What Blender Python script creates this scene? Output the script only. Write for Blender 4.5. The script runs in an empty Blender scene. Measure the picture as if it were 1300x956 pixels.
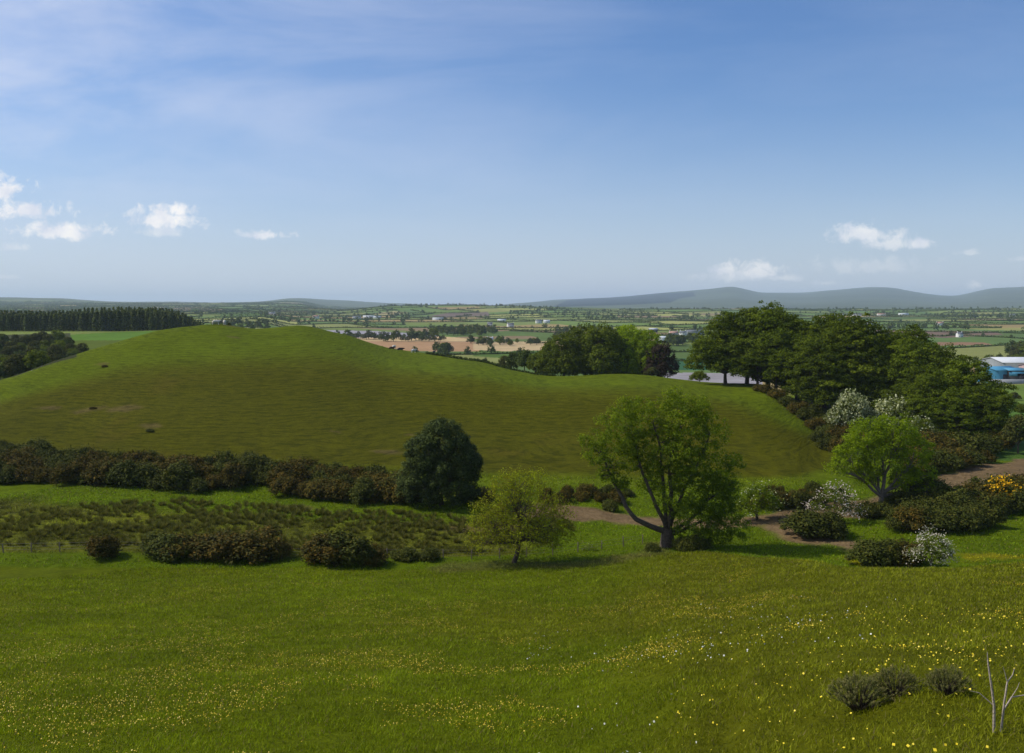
import bpy, math, random
import numpy as np
from math import radians, sin, cos, tan, atan, atan2, pi

scene = bpy.context.scene
COL = scene.collection
EYE = 30.0
F = 1126.0                       # focal length in photo pixels
PITCH = atan(90.0 / F)
rs = np.random.RandomState

# ------------------------------------------------------------------ helpers
def tag(o, label=None, cat=None, group=None, kind=None):
    if label: o['label'] = label
    if cat: o['category'] = cat
    if group: o['group'] = group
    if kind: o['kind'] = kind
    return o

def empty(name, loc=(0, 0, 0), rz=0.0):
    o = bpy.data.objects.new(name, None)
    o.location = loc; o.rotation_euler = (0, 0, rz)
    o.empty_display_size = 0.3
    COL.objects.link(o)
    return o

def copy_tree(o, parent=None):
    c = o.copy(); COL.objects.link(c)
    c.parent = parent
    for ch in o.children:
        copy_tree(ch, c)
    return c

def mesh_np(name, V, loops, nper, mats, attrs=None, smooth=False, matidx=None, parent=None, link=True):
    """V (n,3); loops flat vertex indices; nper = verts per face (int or array)."""
    V = np.asarray(V, dtype=np.float32); loops = np.asarray(loops, dtype=np.int32).ravel()
    if np.isscalar(nper):
        nf = len(loops) // nper
        tot = np.full(nf, nper, dtype=np.int32)
    else:
        tot = np.asarray(nper, dtype=np.int32); nf = len(tot)
    start = np.concatenate([[0], np.cumsum(tot)[:-1]]).astype(np.int32)
    me = bpy.data.meshes.new(name)
    me.vertices.add(len(V)); me.vertices.foreach_set('co', V.ravel())
    me.loops.add(len(loops)); me.loops.foreach_set('vertex_index', loops)
    me.polygons.add(nf)
    me.polygons.foreach_set('loop_start', start)
    me.polygons.foreach_set('loop_total', tot)
    if smooth:
        me.polygons.foreach_set('use_smooth', np.ones(nf, dtype=bool))
    if not isinstance(mats, (list, tuple)): mats = [mats]
    for m in mats: me.materials.append(m)
    if matidx is not None:
        me.polygons.foreach_set('material_index', np.asarray(matidx, dtype=np.int32))
    if attrs:
        for k, (dom, typ, data) in attrs.items():
            a = me.attributes.new(k, typ, dom)
            data = np.asarray(data, dtype=np.float32)
            a.data.foreach_set({'FLOAT': 'value', 'FLOAT_COLOR': 'color', 'FLOAT_VECTOR': 'vector'}[typ], data.ravel())
    me.update(calc_edges=True)
    if not link:
        return me
    o = bpy.data.objects.new(name, me)
    COL.objects.link(o)
    if parent is not None: o.parent = parent
    return o

def hash2(ix, iy, seed=0):
    h = (ix.astype(np.int64) * 374761393 + iy.astype(np.int64) * 668265263 + seed * 974711 + 1013904223) & 0xffffffff
    h = ((h ^ (h >> 13)) * 1274126177) & 0xffffffff
    h = (h ^ (h >> 16)) & 0xffffffff
    h = (h * 2246822519) & 0xffffffff
    h = (h ^ (h >> 15)) & 0xffffffff
    return (h & 0xffffff) / float(0xffffff)

def vnoise(x, y, seed=0):
    x = np.asarray(x, dtype=np.float64); y = np.asarray(y, dtype=np.float64)
    ix = np.floor(x); iy = np.floor(y)
    fx = x - ix; fy = y - iy
    fx = fx * fx * (3 - 2 * fx); fy = fy * fy * (3 - 2 * fy)
    a = hash2(ix, iy, seed); b = hash2(ix + 1, iy, seed)
    c = hash2(ix, iy + 1, seed); d = hash2(ix + 1, iy + 1, seed)
    return (a + (b - a) * fx) * (1 - fy) + (c + (d - c) * fx) * fy

def fbm(x, y, seed=0, octv=4):
    s = 0; a = 1.0; t = 0
    for i in range(octv):
        s = s + a * vnoise(x * 2 ** i, y * 2 ** i, seed + i * 17); t += a; a *= 0.5
    return s / t          # 0..1, mean .5

def sstep(a, b, x):
    t = np.clip((x - a) / (b - a), 0, 1)
    return t * t * (3 - 2 * t)

def pchip(xk, yk, x):
    xk = np.asarray(xk, float); yk = np.asarray(yk, float)
    h = np.diff(xk); d = np.diff(yk) / h
    m = np.zeros_like(yk)
    w1 = 2 * h[1:] + h[:-1]; w2 = h[1:] + 2 * h[:-1]
    ok = (d[:-1] * d[1:]) > 0
    with np.errstate(divide='ignore', invalid='ignore'):
        hm = (w1 + w2) / (w1 / d[:-1] + w2 / d[1:])
    m[1:-1] = np.where(ok, hm, 0)
    m[0] = d[0]; m[-1] = d[-1]
    i = np.clip(np.searchsorted(xk, x) - 1, 0, len(xk) - 2)
    t = np.clip((x - xk[i]) / h[i], 0, 1)
    return ((2*t**3 - 3*t**2 + 1) * yk[i] + (t**3 - 2*t**2 + t) * h[i] * m[i]
            + (-2*t**3 + 3*t**2) * yk[i+1] + (t**3 - t**2) * h[i] * m[i+1])

def ray(u, v):
    """world direction of photo pixel, as (x/y, z/y)"""
    a = (u - 650) / F; b = (478 - v) / F
    y = cos(PITCH) + b * sin(PITCH)
    return a / y, (-sin(PITCH) + b * cos(PITCH)) / y

def project(x, y, z):
    zr = z - EYE
    fw = y * cos(PITCH) - zr * sin(PITCH)
    up = y * sin(PITCH) + zr * cos(PITCH)
    fw = np.where(fw > 0.05, fw, np.nan)
    return 650 + F * x / fw, 478 - F * up / fw

# ------------------------------------------------------------------ terrain
# each azimuth: list of knots (depth y, photo row v) or (depth y, None, z relative to the eye)
Z = None
def Kn(u, near, edge, gorse, foot, mid, brow, crest, back, far):
    return (u, [(0.5, Z, -1.7), (6, Z, -3.7)] + near + edge + [gorse, foot, mid, brow, crest] + back + far)

nearL = [(25, 956), (38, 867), (58, 800), (78, 752)]
nearC = [(20, 956), (29, 867), (46, 800), (68, 748)]
near1050 = [(16, 956), (23, 867), (38, 800), (57, 755)]
nearR = [(14, 956), (20, 867), (33, 800), (50, 755)]
farL = [(1500, Z, -30), (2400, 398), (3400, 393), (4600, 389), (5500, 386)]
farM = [(1300, 425), (2000, 409), (2700, 400), (3500, 388), (5500, Z, -35)]
farM2 = [(1300, 425), (2000, 409), (2700, 401), (3700, 392), (5500, Z, -35)]
def sky_far(y, v): return [(y * 1.55, v), (y * 1.9, Z, -20), (26000, Z, -60), (40000, Z, -60)]
keys = [
 Kn(-420, nearL, [(93, 721), (98, Z, -27.6)], (140, Z, -28), (160, Z, -28), (185, Z, -28), (220, Z, -27.5), (250, Z, -27), [(310, Z, -27), (450, Z, -24), (620, 420)], farL + sky_far(7500, 379)),
 Kn(-100, nearL, [(93, 721), (98, Z, -27.7)], (138, 616), (153, Z, -27.2), (172, Z, -25.5), (188, Z, -23.8), (203, 520), [(290, Z, -24), (450, 441), (620, 420)], farL + sky_far(7500, 378)),
 Kn(0, nearL, [(92, 721), (97, Z, -27.7)], (137.7, 617), (152, Z, -27), (178, 532), (195, 508), (212, 487), [(290, Z, -25), (450, 441), (620, 420)], farL + sky_far(7500, 378)),
 Kn(80, nearL, [(92, 722), (97, Z, -27.7)], (134, 620), (151, Z, -27), (185, 520), (205, 484), (226, 457), [(290, Z, -23), (450, 439), (620, 420)], farL + sky_far(7500, 379)),
 Kn(150, nearL, [(91.5, 723), (97, Z, -27.7)], (133, 623), (150, Z, -27), (186, 512), (212, 466), (238, 436), [(300, Z, -22), (450, 434), (620, 420)], farL + sky_far(7500, 383.5)),
 Kn(215, nearL, [(91, 723), (97, Z, -27.8)], (131, 626), (149, Z, -27), (184, 512), (218, 455), (252, 418), [(310, Z, -18), (450, 430), (620, 419)], farL + sky_far(7800, 384.5)),
 Kn(280, nearL, [(91, 724), (96, Z, -27.8)], (129, 631), (148, Z, -27.1), (182, 514), (222, 451), (268, 411.5), [(330, Z, -14), (480, Z, -26), (620, Z, -30)], farL + sky_far(8000, 386)),
 Kn(330, nearL, [(91, 725), (96, Z, -27.9)], (128, 634), (147, Z, -27.2), (182, 517), (226, 449), (275, 418), [(340, Z, -15), (500, Z, -34), (700, Z, -42)], farL + sky_far(8000, 385)),
 Kn(380, nearL, [(91, 725), (96, Z, -27.9)], (126, 638), (146, Z, -27.3), (182, 520), (230, 450), (288, 414), [(350, Z, -16), (520, Z, -36), (800, Z, -44)], [(1500, Z, -42), (2300, 403), (3300, 395), (4400, 390), (5400, 387)] + sky_far(9500, 380.5)),
 Kn(430, nearL, [(91, 725), (96, Z, -27.9)], (125, 641), (145, Z, -27.3), (182, 526), (229, 458), (300, 423), [(370, Z, -22), (540, Z, -39), (850, Z, -45)], [(1400, 421), (2100, 407), (2900, 400), (3700, 394), (5500, Z, -30)] + sky_far(9500, 382)),
 Kn(500, nearL, [(91, 725), (96, Z, -27.9)], (124, 643), (144, Z, -27.4), (180, 540), (225, 473), (322, 442.5), [(400, Z, -30), (560, Z, -40), (880, Z, -45)], [(1300, 425), (2000, 409), (2700, 399), (3500, 389.5), (5500, Z, -35)] + sky_far(9500, 386)),
 Kn(600, nearL, [(92, 722), (97, Z, -27.9)], (121, 648), (143, Z, -27.5), (176, 552), (215, 480), (302, 458), [(385, Z, -31), (560, Z, -40), (880, Z, -45)], farM + sky_far(9500, 389)),
 Kn(700, nearL, [(93, 717), (98, Z, -28)], (118, 655), (142, Z, -27.6), (173, 556), (207, 493), (264, 478.5), [(350, Z, -31), (560, Z, -40), (880, Z, -45)], [(1300, 425), (2000, 409), (2700, 400), (3600, 390), (5500, Z, -35)] + sky_far(10500, 381)),
 Kn(800, [(23, 956), (34, 867), (54, 800), (76, 748)], [(96, 706), (101, Z, -28)], (118, 658), (141, Z, -27.7), (170, 556), (203, 493), (256, 476), [(340, Z, -31), (560, Z, -40), (880, Z, -45)], farM2 + sky_far(10500, 376)),
 Kn(900, nearC, [(96, 701), (102, Z, -28.1)], (118, 659), (141, Z, -27.8), (166, 564), (196, 507), (242, 487), [(330, Z, -32), (560, Z, -40), (880, Z, -45)], farM2 + sky_far(11000, 368)),
 Kn(925, nearC, [(95, 703), (102, Z, -28.1)], (118, 659), (141, Z, -27.8), (165, 567), (194, 510), (236, 489), [(330, Z, -32), (560, Z, -40), (880, Z, -45)], farM2 + sky_far(11000, 365.5)),
 Kn(965, [(18, 956), (26, 867), (42, 800), (63, 750)], [(88, 707), (99, Z, -28.1)], (118, 658), (141, Z, -27.9), (161, 575), (187, 524), (225, 492), [(320, Z, -32), (560, Z, -40), (880, Z, -45)], farM2 + sky_far(11000, 372)),
 Kn(1010, [(17, 956), (25, 867), (40, 800), (60, 752)], [(82, 711), (97, Z, -28.1)], (119, 655), (142, Z, -28), (162, Z, -27.3), (182, 545), (213, 515), [(310, Z, -32), (560, Z, -40), (880, Z, -45)], farM2 + sky_far(11000, 373)),
 Kn(1045, near1050, [(78, 714), (95, Z, -28)], (124, 645), (150, Z, -28.3), (168, Z, -28.3), (186, Z, -27.6), (216, Z, -26), [(310, Z, -32), (560, Z, -40), (880, Z, -45)], farM2 + sky_far(11000, 370)),
 Kn(1110, [(15, 956), (21.5, 867), (35, 800), (53, 755)], [(73, 721), (92, Z, -27.8)], (135, 625), (155, Z, -28.5), (175, Z, -28.6), (195, Z, -28.2), (225, Z, -27), [(310, Z, -32), (560, Z, -40), (880, Z, -45)], farM2 + sky_far(11000, 366)),
 Kn(1200, nearR, [(70, 723), (92, Z, -27.6)], (140, Z, -28.3), (165, Z, -28.8), (190, Z, -29.2), (215, Z, -29.5), (240, Z, -30), [(330, Z, -33), (560, Z, -40), (880, Z, -45)], farM2 + sky_far(11000, 375)),
 Kn(1260, nearR, [(69, 720), (92, Z, -27.5)], (145, Z, -28.3), (170, Z, -29), (200, Z, -29.6), (230, Z, -30.3), (260, Z, -31), [(350, Z, -34), (560, Z, -40), (880, Z, -45)], farM2 + sky_far(10500, 366)),
 Kn(1320, nearR, [(68, 717), (92, Z, -27.4)], (149, Z, -28.4), (175, Z, -29.2), (210, Z, -30), (245, Z, -30.8), (280, Z, -31.6), [(370, Z, -34), (560, Z, -40), (880, Z, -45)], farM2 + sky_far(10500, 365)),
 Kn(1750, nearR, [(68, 717), (92, Z, -27.4)], (149, Z, -28.4), (175, Z, -29.2), (210, Z, -30), (245, Z, -30.8), (280, Z, -31.6), [(370, Z, -34), (560, Z, -40), (880, Z, -45)], farM2 + sky_far(10500, 374)),
]
NK = len(keys[0][1])
KTH = []; KR = []; KZ = []
for u, ks in keys:
    assert len(ks) == NK, (u, len(ks), NK)
    t = ray(u, 560)[0]; th = atan(t)
    rr = []; zz = []
    for k in ks:
        y = k[0]
        z = k[2] if k[1] is None else ray(u, k[1])[1] * y
        rr.append(y / cos(th)); zz.append(z)
    KTH.append(th); KR.append(rr); KZ.append(zz)
KTH = np.array(KTH); KR = np.array(KR); KZ = np.array(KZ)

core = np.arange(-33.0, 33.0001, 0.07)
side = np.concatenate([np.arange(33.5, 60, 0.8), np.arange(61, 180, 3.0)])
THd = np.concatenate([-side[::-1], core, side])
TH = np.radians(np.concatenate([THd, [180.0]])); TH[0] = -pi + 1e-6 if TH[0] < -pi + 1e-3 else TH[0]
R = [0.5]
while R[-1] < 30000:
    r = R[-1]
    R.append(r * (1.03 if r < 8 else 1.011 if r < 60 else 1.0055 if r < 330 else 1.010 if r < 19000 else 1.05))
R = np.array(R)
nT, nR = len(TH), len(R)
lr = np.log(KR)
THc = np.clip(TH, KTH[0], KTH[-1])
LR = np.stack([pchip(KTH, lr[:, k], THc) for k in range(NK)], 1)
ZK = np.stack([pchip(KTH, KZ[:, k], THc) for k in range(NK)], 1)
ZG = np.zeros((nT, nR)); SG = np.zeros((nT, nR))
for i in range(nT):
    rk = np.exp(LR[i])
    ZG[i] = pchip(rk, ZK[i], R)
    SG[i] = np.interp(R, rk, np.arange(NK))
XG = np.sin(TH)[:, None] * R[None]; YG = np.cos(TH)[:, None] * R[None]
# gentle relief of real ground
rel = (fbm(XG / 22, YG / 22, 5, 3) - .5)
rel2 = (fbm(XG / 4.0, YG / 4.0, 9, 3) - .5)
bigr = (fbm(XG / 420, YG / 420, 12, 4) - .5)
mtn = (fbm(XG / 1500, YG / 1500, 15, 4) - .5)
rr_ = R[None] * np.ones_like(XG)
ZG += rel * 0.9 * sstep(12, 40, rr_) * (1 - sstep(400, 900, rr_)) + rel2 * 0.22 * sstep(5, 15, rr_) * (1 - sstep(300, 500, rr_))
ZG += bigr * 9 * sstep(800, 2500, rr_) * (1 - .5 * sstep(6000, 9000, rr_)) + mtn * 60 * sstep(5500, 9500, rr_)
ZG += EYE

def tinterp(x, y):
    th = np.arctan2(x, y); r = np.hypot(x, y)
    i = np.clip(np.searchsorted(TH, th) - 1, 0, nT - 2)
    j = np.clip(np.searchsorted(R, r) - 1, 0, nR - 2)
    a = np.clip((th - TH[i]) / (TH[i + 1] - TH[i]), 0, 1); b = np.clip((r - R[j]) / (R[j + 1] - R[j]), 0, 1)
    return i, j, a, b
def gfield(G, x, y):
    i, j, a, b = tinterp(np.asarray(x, float), np.asarray(y, float))
    return (G[i, j] * (1 - a) + G[i + 1, j] * a) * (1 - b) + (G[i, j + 1] * (1 - a) + G[i + 1, j + 1] * a) * b
def gz(x, y): return gfield(ZG, x, y)
def gs(x, y): return gfield(SG, x, y)

def hit(u, v, ymin=3.0):
    """first ground point along the sight line of a photo pixel, beyond depth ymin"""
    tx, tz = ray(u, v)
    ys = np.exp(np.linspace(math.log(ymin), math.log(14000), 5000))
    d = (EYE + tz * ys) - gz(tx * ys, ys)
    k = np.argmax(d < 0)
    if d[k] >= 0 : return None
    if k == 0: y = ys[0]
    else: y = ys[k-1] + (ys[k] - ys[k-1]) * d[k-1] / (d[k-1] - d[k])
    return float(tx * y), float(y), float(gz(tx * y, y))
def at(u, y):
    """ground point in column u at depth y"""
    x = (u - 650) / F * y * (1.0 - 0.0)
    for _ in range(3):
        z = float(gz(x, y))
        fw = y * cos(PITCH) - (z - EYE) * sin(PITCH)
        x = (u - 650) / F * fw
    return x, y, float(gz(x, y))

def seg_dist(px, py, pts):
    best = np.full(np.shape(px), 1e9)
    for (x0, y0), (x1, y1) in zip(pts[:-1], pts[1:]):
        dx, dy = x1 - x0, y1 - y0
        t = np.clip(((px - x0) * dx + (py - y0) * dy) / (dx * dx + dy * dy + 1e-9), 0, 1)
        best = np.minimum(best, np.hypot(px - x0 - t * dx, py - y0 - t * dy))
    return best
def hits(lst, ymin=60): 
    out = []
    for u, v in lst:
        h = hit(u, v, ymin)
        if h: out.append(h[:2])
    return out

UG, VG = project(XG, YG, ZG)     # where each ground point falls in the photo: used to lay out the field plan below
UG = np.nan_to_num(UG, nan=-9999); VG = np.nan_to_num(VG, nan=-9999)

def poly_mask(pts, lo, hi):
    """ground points inside a plan outline, given through photo corners, between two distances"""
    m = np.zeros(XG.shape, bool)
    n = len(pts)
    box = (rr_ > lo) & (rr_ < hi) & (np.abs(TH)[:, None] < 0.6)
    x = UG[box]; y = VG[box]; c = np.zeros(x.shape, bool)
    for i in range(n):
        x1, y1 = pts[i]; x2, y2 = pts[(i + 1) % n]
        cond = (y1 > y) != (y2 > y)
        with np.errstate(divide='ignore', invalid='ignore'):
            xi = (x2 - x1) * (y - y1) / (y2 - y1 + 1e-12) + x1
        c ^= cond & (x < xi)
    m[box] = c
    return m

# --- farmland plan: a warped grid of fields
def fwarp(x, y):
    a = 0.32
    p = x * cos(a) + y * sin(a); q = -x * sin(a) + y * cos(a)
    p = p + 70 * np.sin(q / 310 + 1) + 45 * np.sin(q / 130 + p / 260)
    q = q + 60 * np.sin(p / 270) + 40 * np.sin(p / 120 + 2)
    return p, q
FW, FH = 185.0, 200.0
def fcell(x, y):
    p, q = fwarp(x, y)
    row = np.floor(q / FH)
    off = hash2(row, row * 0, 3) * FW
    colm = np.floor((p + off) / FW)
    return p, q, row, colm, off
C3 = lambda r, g, b: np.array([r, g, b])
palette = np.array([(.060,.105,.024),(.075,.125,.030),(.050,.088,.024),(.090,.130,.035),(.065,.115,.028),(.110,.135,.045),(.045,.080,.022),
                    (.080,.115,.030),(.055,.100,.030),(.15,.13,.06),(.13,.15,.05),(.12,.10,.06),(.06,.11,.025),(.16,.19,.06)])

COLG = np.zeros(XG.shape + (3,))
n1 = fbm(XG / 30, YG / 30, 21, 4)[..., None]; n2 = fbm(XG / 7, YG / 7, 31, 4)[..., None]; n3 = fbm(XG / 2.2, YG / 2.2, 41, 3)[..., None]
green = C3(.104, .130, .0025); olive = C3(.084, .084, .003); bright = C3(.094, .135, .003)
S = SG[..., None]; thd = np.degrees(TH)[:, None, None] * np.ones_like(S)
# near meadow: fresher on the valley side, drier olive on the rising right-hand shoulder
dry = sstep(0.35, .65, n1 * .7 + .25 * n2 + .35 * sstep(2, 16, thd) - .12)
meadow = green * (1 - dry) + C3(.110, .118, .004) * dry
meadow = meadow * (0.70 + .36 * n2 + .26 * n3) * (.88 + .24 * fbm(XG / 14, YG / 2.6, 87, 3)[..., None])
marsh = C3(.105, .112, .010) * (.7 + .6 * n2) * (1 - .5 * sstep(.5, .62, n3)) + C3(.05, .055, 0) * sstep(.52, .7, n2) * .6
floor_ = bright * (.8 + .4 * n2)
slope_face = sstep(8.9, 9.2, S) * (1 - sstep(10.55, 11.25, S + (n1 - .5) * .5))
hill = olive * slope_face + C3(.112, .146, .005) * (1 - slope_face)  # olive face, greener top; the top's stronger sun is also put into the colour
hill = hill * (.90 + .20 * n2)
brownp = sstep(.60, .74, n1 * .6 + n2 * .4) * slope_face * .42
hill = hill * (1 - brownp) + C3(.098, .076, .008) * brownp
p_, q_, row_, colm_, off_ = fcell(XG, YG)
ids = (hash2(colm_, row_, 77) * len(palette)).astype(int) % len(palette)
farm = palette[ids] * C3(1.85, 1.6, 1.5) * (.85 + .3 * fbm(XG / 90, YG / 90, 51, 3)[..., None])
mount = C3(.072, .088, .048) * (.7 + .6 * fbm(XG / 600, YG / 600, 61, 4)[..., None])
is_marsh = sstep(7.0, 7.03, S) * (1 - sstep(7.55, 7.8, S + (n2 - .5) * .3)) * (1 - sstep(0, 2.5, thd))
def mix(a, b, t): return a * (1 - t) + b * t
COLG = mix(meadow, floor_, sstep(6.0, 6.15, S))
COLG = mix(COLG, marsh, is_marsh)
COLG = mix(COLG, hill, sstep(8.6, 8.9, S) * (1 - sstep(13, 13.3, S)))
valleyfield = C3(.080, .118, .010) * (.85 + .3 * n1)
COLG = mix(COLG, valleyfield, sstep(8.6, 8.9, S) * sstep(19.5, 21.5, thd))
COLG = mix(COLG, farm, sstep(13.0, 13.2, S))
COLG = mix(COLG, mount, np.where(thd < -6, sstep(20.05, 20.35, S), sstep(18.6, 19.4, S)))

def paint(pts, lo, hi, c, var=.12):
    m = poly_mask(pts, lo, hi)
    COLG[m] = np.array(c) * (1 - var + 2 * var * n2[m])
# field plan overrides
paint([(88, 425), (175, 420), (235, 420), (235, 440), (100, 455)], 330, 640, (.085, .160, .020), .06)
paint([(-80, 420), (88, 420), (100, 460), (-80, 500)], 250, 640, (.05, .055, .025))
paint([(452, 433), (600, 434), (610, 446), (452, 446)], 560, 1600, (.36, .215, .115), .04)
paint([(440, 427), (560, 427), (598, 430), (598, 433.2), (440, 433)], 560, 2600, (.50, .36, .19), .05)
paint([(400, 419), (470, 420), (540, 424), (560, 427), (430, 429), (390, 423)], 560, 2600, (.30, .28, .32), .05)
paint([(600, 436), (640, 434), (716, 433), (716, 444), (640, 446), (600, 444)], 560, 2400, (.46, .34, .19), .05)
paint([(600, 430.5), (716, 430.5), (716, 433), (600, 434)], 560, 2400, (.10, .14, .04))
paint([(600, 446), (730, 446), (730, 462), (600, 452)], 430, 1200, (.085, .14, .025))
paint([(590, 409), (620, 403), (668, 402), (700, 411), (640, 414), (600, 413)], 900, 4200, (.17, .21, .06))
paint([(838, 455), (908, 455), (912, 470), (838, 470)], 450, 1500, (.035, .10, .045))
paint([(838, 438), (900, 438), (900, 455), (838, 455)], 450, 1800, (.085, .13, .035))
paint([(842, 473), (968, 474), (968, 490), (842, 488)], 370, 900, (.27, .25, .265), .12)
paint([(1110, 418), (1260, 421), (1275, 425), (1200, 429), (1110, 424)], 700, 4200, (.17, .115, .085))
paint([(1190, 434), (1250, 435), (1262, 438), (1190, 439)], 600, 3000, (.24, .14, .085))
paint([(705, 428), (760, 428), (760, 431), (705, 431)], 900, 2600, (.30, .22, .13))
paint([(812, 429), (838, 429), (842, 432), (812, 433)], 900, 2600, (.30, .20, .12))
paint([(545, 401), (570, 397), (620, 396), (622, 401), (560, 403)], 1600, 5000, (.15, .11, .09))
paint([(465, 399), (500, 395), (520, 397), (500, 400)], 1600, 5000, (.34, .28, .14))
paint([(190, 390), (242, 391), (242, 395), (200, 394)], 1800, 7000, (.42, .31, .22))
paint([(252, 391.5), (285, 392.5), (285, 396), (255, 395)], 1800, 7000, (.44, .33, .22))
m_ = (SG > 12.15) & (SG < 14.6) & (thd[..., 0] < -23.5) & (VG > 432)
COLG[m_] = C3(.075, .10, .012)
# grazed valley fields on the right
paint([(1225, 490), (1400, 488), (1400, 512), (1225, 512)], 230, 700, (.11, .16, .03))
paint([(1225, 512), (1400, 512), (1400, 585), (1225, 585)], 150, 420, (.07, .13, .022))
# dark plantation and heather on the far hills
paint([(700, 390), (722, 380.5), (790, 374), (840, 372), (880, 371), (883, 376), (862, 379), (852, 384), (800, 387)], 8000, 30000, (.005, .009, .010), .02)
# earth tracks
track1 = hits([(696, 648), (745, 652), (800, 661), (870, 664), (930, 664), (1000, 657), (1060, 650), (1120, 641), (1175, 628), (1225, 610), (1262, 600), (1330, 588)])
d1 = seg_dist(XG, YG, track1)[..., None]
wid = np.interp(XG, [0, 8, 20, 40, 70, 90], [4.2, 3.6, 2.6, 3.0, 5.2, 5.2])[..., None]
tr = 1 - sstep(wid - .8, wid + .9, d1 + (n3 - .5) * 3.6 + (n2 - .5) * 2.5)
track2 = hits([(985, 668), (1010, 684), (1060, 688), (1112, 699)])
d2 = seg_dist(XG, YG, track2)[..., None]
tr = np.maximum(tr, (1 - sstep(1.2, 3.0, d2 + (n3 - .5) * 2.5)))
scrub = hits([(560, 722), (600, 718), (650, 716), (720, 717), (780, 712), (826, 702), (838, 690)])
d3 = seg_dist(XG, YG, scrub)[..., None]
TRK = tr[..., 0]
earth = C3(.160, .108, .056) * (.72 + .56 * n3)
COLG = mix(COLG, earth, tr)
COLG = mix(COLG, C3(.115, .095, .035) * (.7 + .6 * n3), .5 * (1 - sstep(.6, 2.4, d3 + (n3 - .5) * 2.5)))
for (u, v, w) in [(57*1.0+100, 519, 2.2), (110, 521, 2.0), (62, 518, 1.5), (132, 462, 1.2), (195, 540, 1.4), (490, 574, 1.6), (370, 645, 2.2), (545, 636, 1.8), (620, 670, 3), (598, 672, 2), (425, 548, .7), (520, 552, .8), (296, 428, 1.6), (293, 414, 2.5)]:
    h = hit(u, v, 60)
    if h:
        d = np.hypot((XG - h[0]) / 1.8, YG - h[1])[..., None]
        COLG = mix(COLG, C3(.15, .105, .045), .6 * (1 - sstep(w * .5, w * 1.2, d + (n3 - .5) * 2)))
# buttercup swathes lying in the grass
yel = np.zeros(XG.shape)
for (u0, v0, u1, v1, w) in [(1060, 706, 1120, 722, 1.6), (1225, 708, 1320, 704, 2.6), (1000, 712, 1050, 716, 1.2)]:
    L = hits([(u0, v0), (u1, v1)], 80)
    if len(L) == 2:
        yel = np.maximum(yel, 1 - sstep(w * .4, w, seg_dist(XG, YG, L) + (n3[..., 0] - .5) * 4))
COLG = mix(COLG, C3(.30, .24, .01), .55 * yel[..., None] * sstep(.4, .6, n3))

# --- materials
def new_mat(name):
    m = bpy.data.materials.new(name); m.use_nodes = True
    nt = m.node_tree; nt.nodes.clear()
    return m, nt, nt.nodes, nt.links
def N(nt, typ, **kw):
    n = nt.nodes.new(typ)
    for k, v in kw.items():
        if k.startswith('i_'):
            key = k[2:]
            key = int(key) if key.isdigit() else key.replace('_', ' ')
            n.inputs[key].default_value = v
        else: setattr(n, k, v)
    return n
def math_(nt, op, a, b=None, c=None, clamp=False):
    n = nt.nodes.new('ShaderNodeMath'); n.operation = op; n.use_clamp = clamp
    for i, s in enumerate((a, b, c)):
        if s is None: continue
        if isinstance(s, (int, float)): n.inputs[i].default_value = s
        else: nt.links.new(s, n.inputs[i])
    return n.outputs[0]
def ramp(nt, fac, stops):
    n = nt.nodes.new('ShaderNodeValToRGB')
    el = n.color_ramp.elements
    while len(el) < len(stops): el.new(0.5)
    for e, (p, c) in zip(el, stops):
        e.position = p; e.color = (*c, 1) if len(c) == 3 else c
    if fac is not None: nt.links.new(fac, n.inputs[0])
    return n.outputs[0]
def mixc(nt, fac, a, b, mode='MIX'):
    n = nt.nodes.new('ShaderNodeMix'); n.data_type = 'RGBA'; n.blend_type = mode
    for s, i in ((fac, 0), (a, 6), (b, 7)):
        if isinstance(s, (int, float)): n.inputs[i].default_value = s
        elif isinstance(s, tuple): n.inputs[i].default_value = (*s, 1)
        else: nt.links.new(s, n.inputs[i])
    return n.outputs[2]

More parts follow.
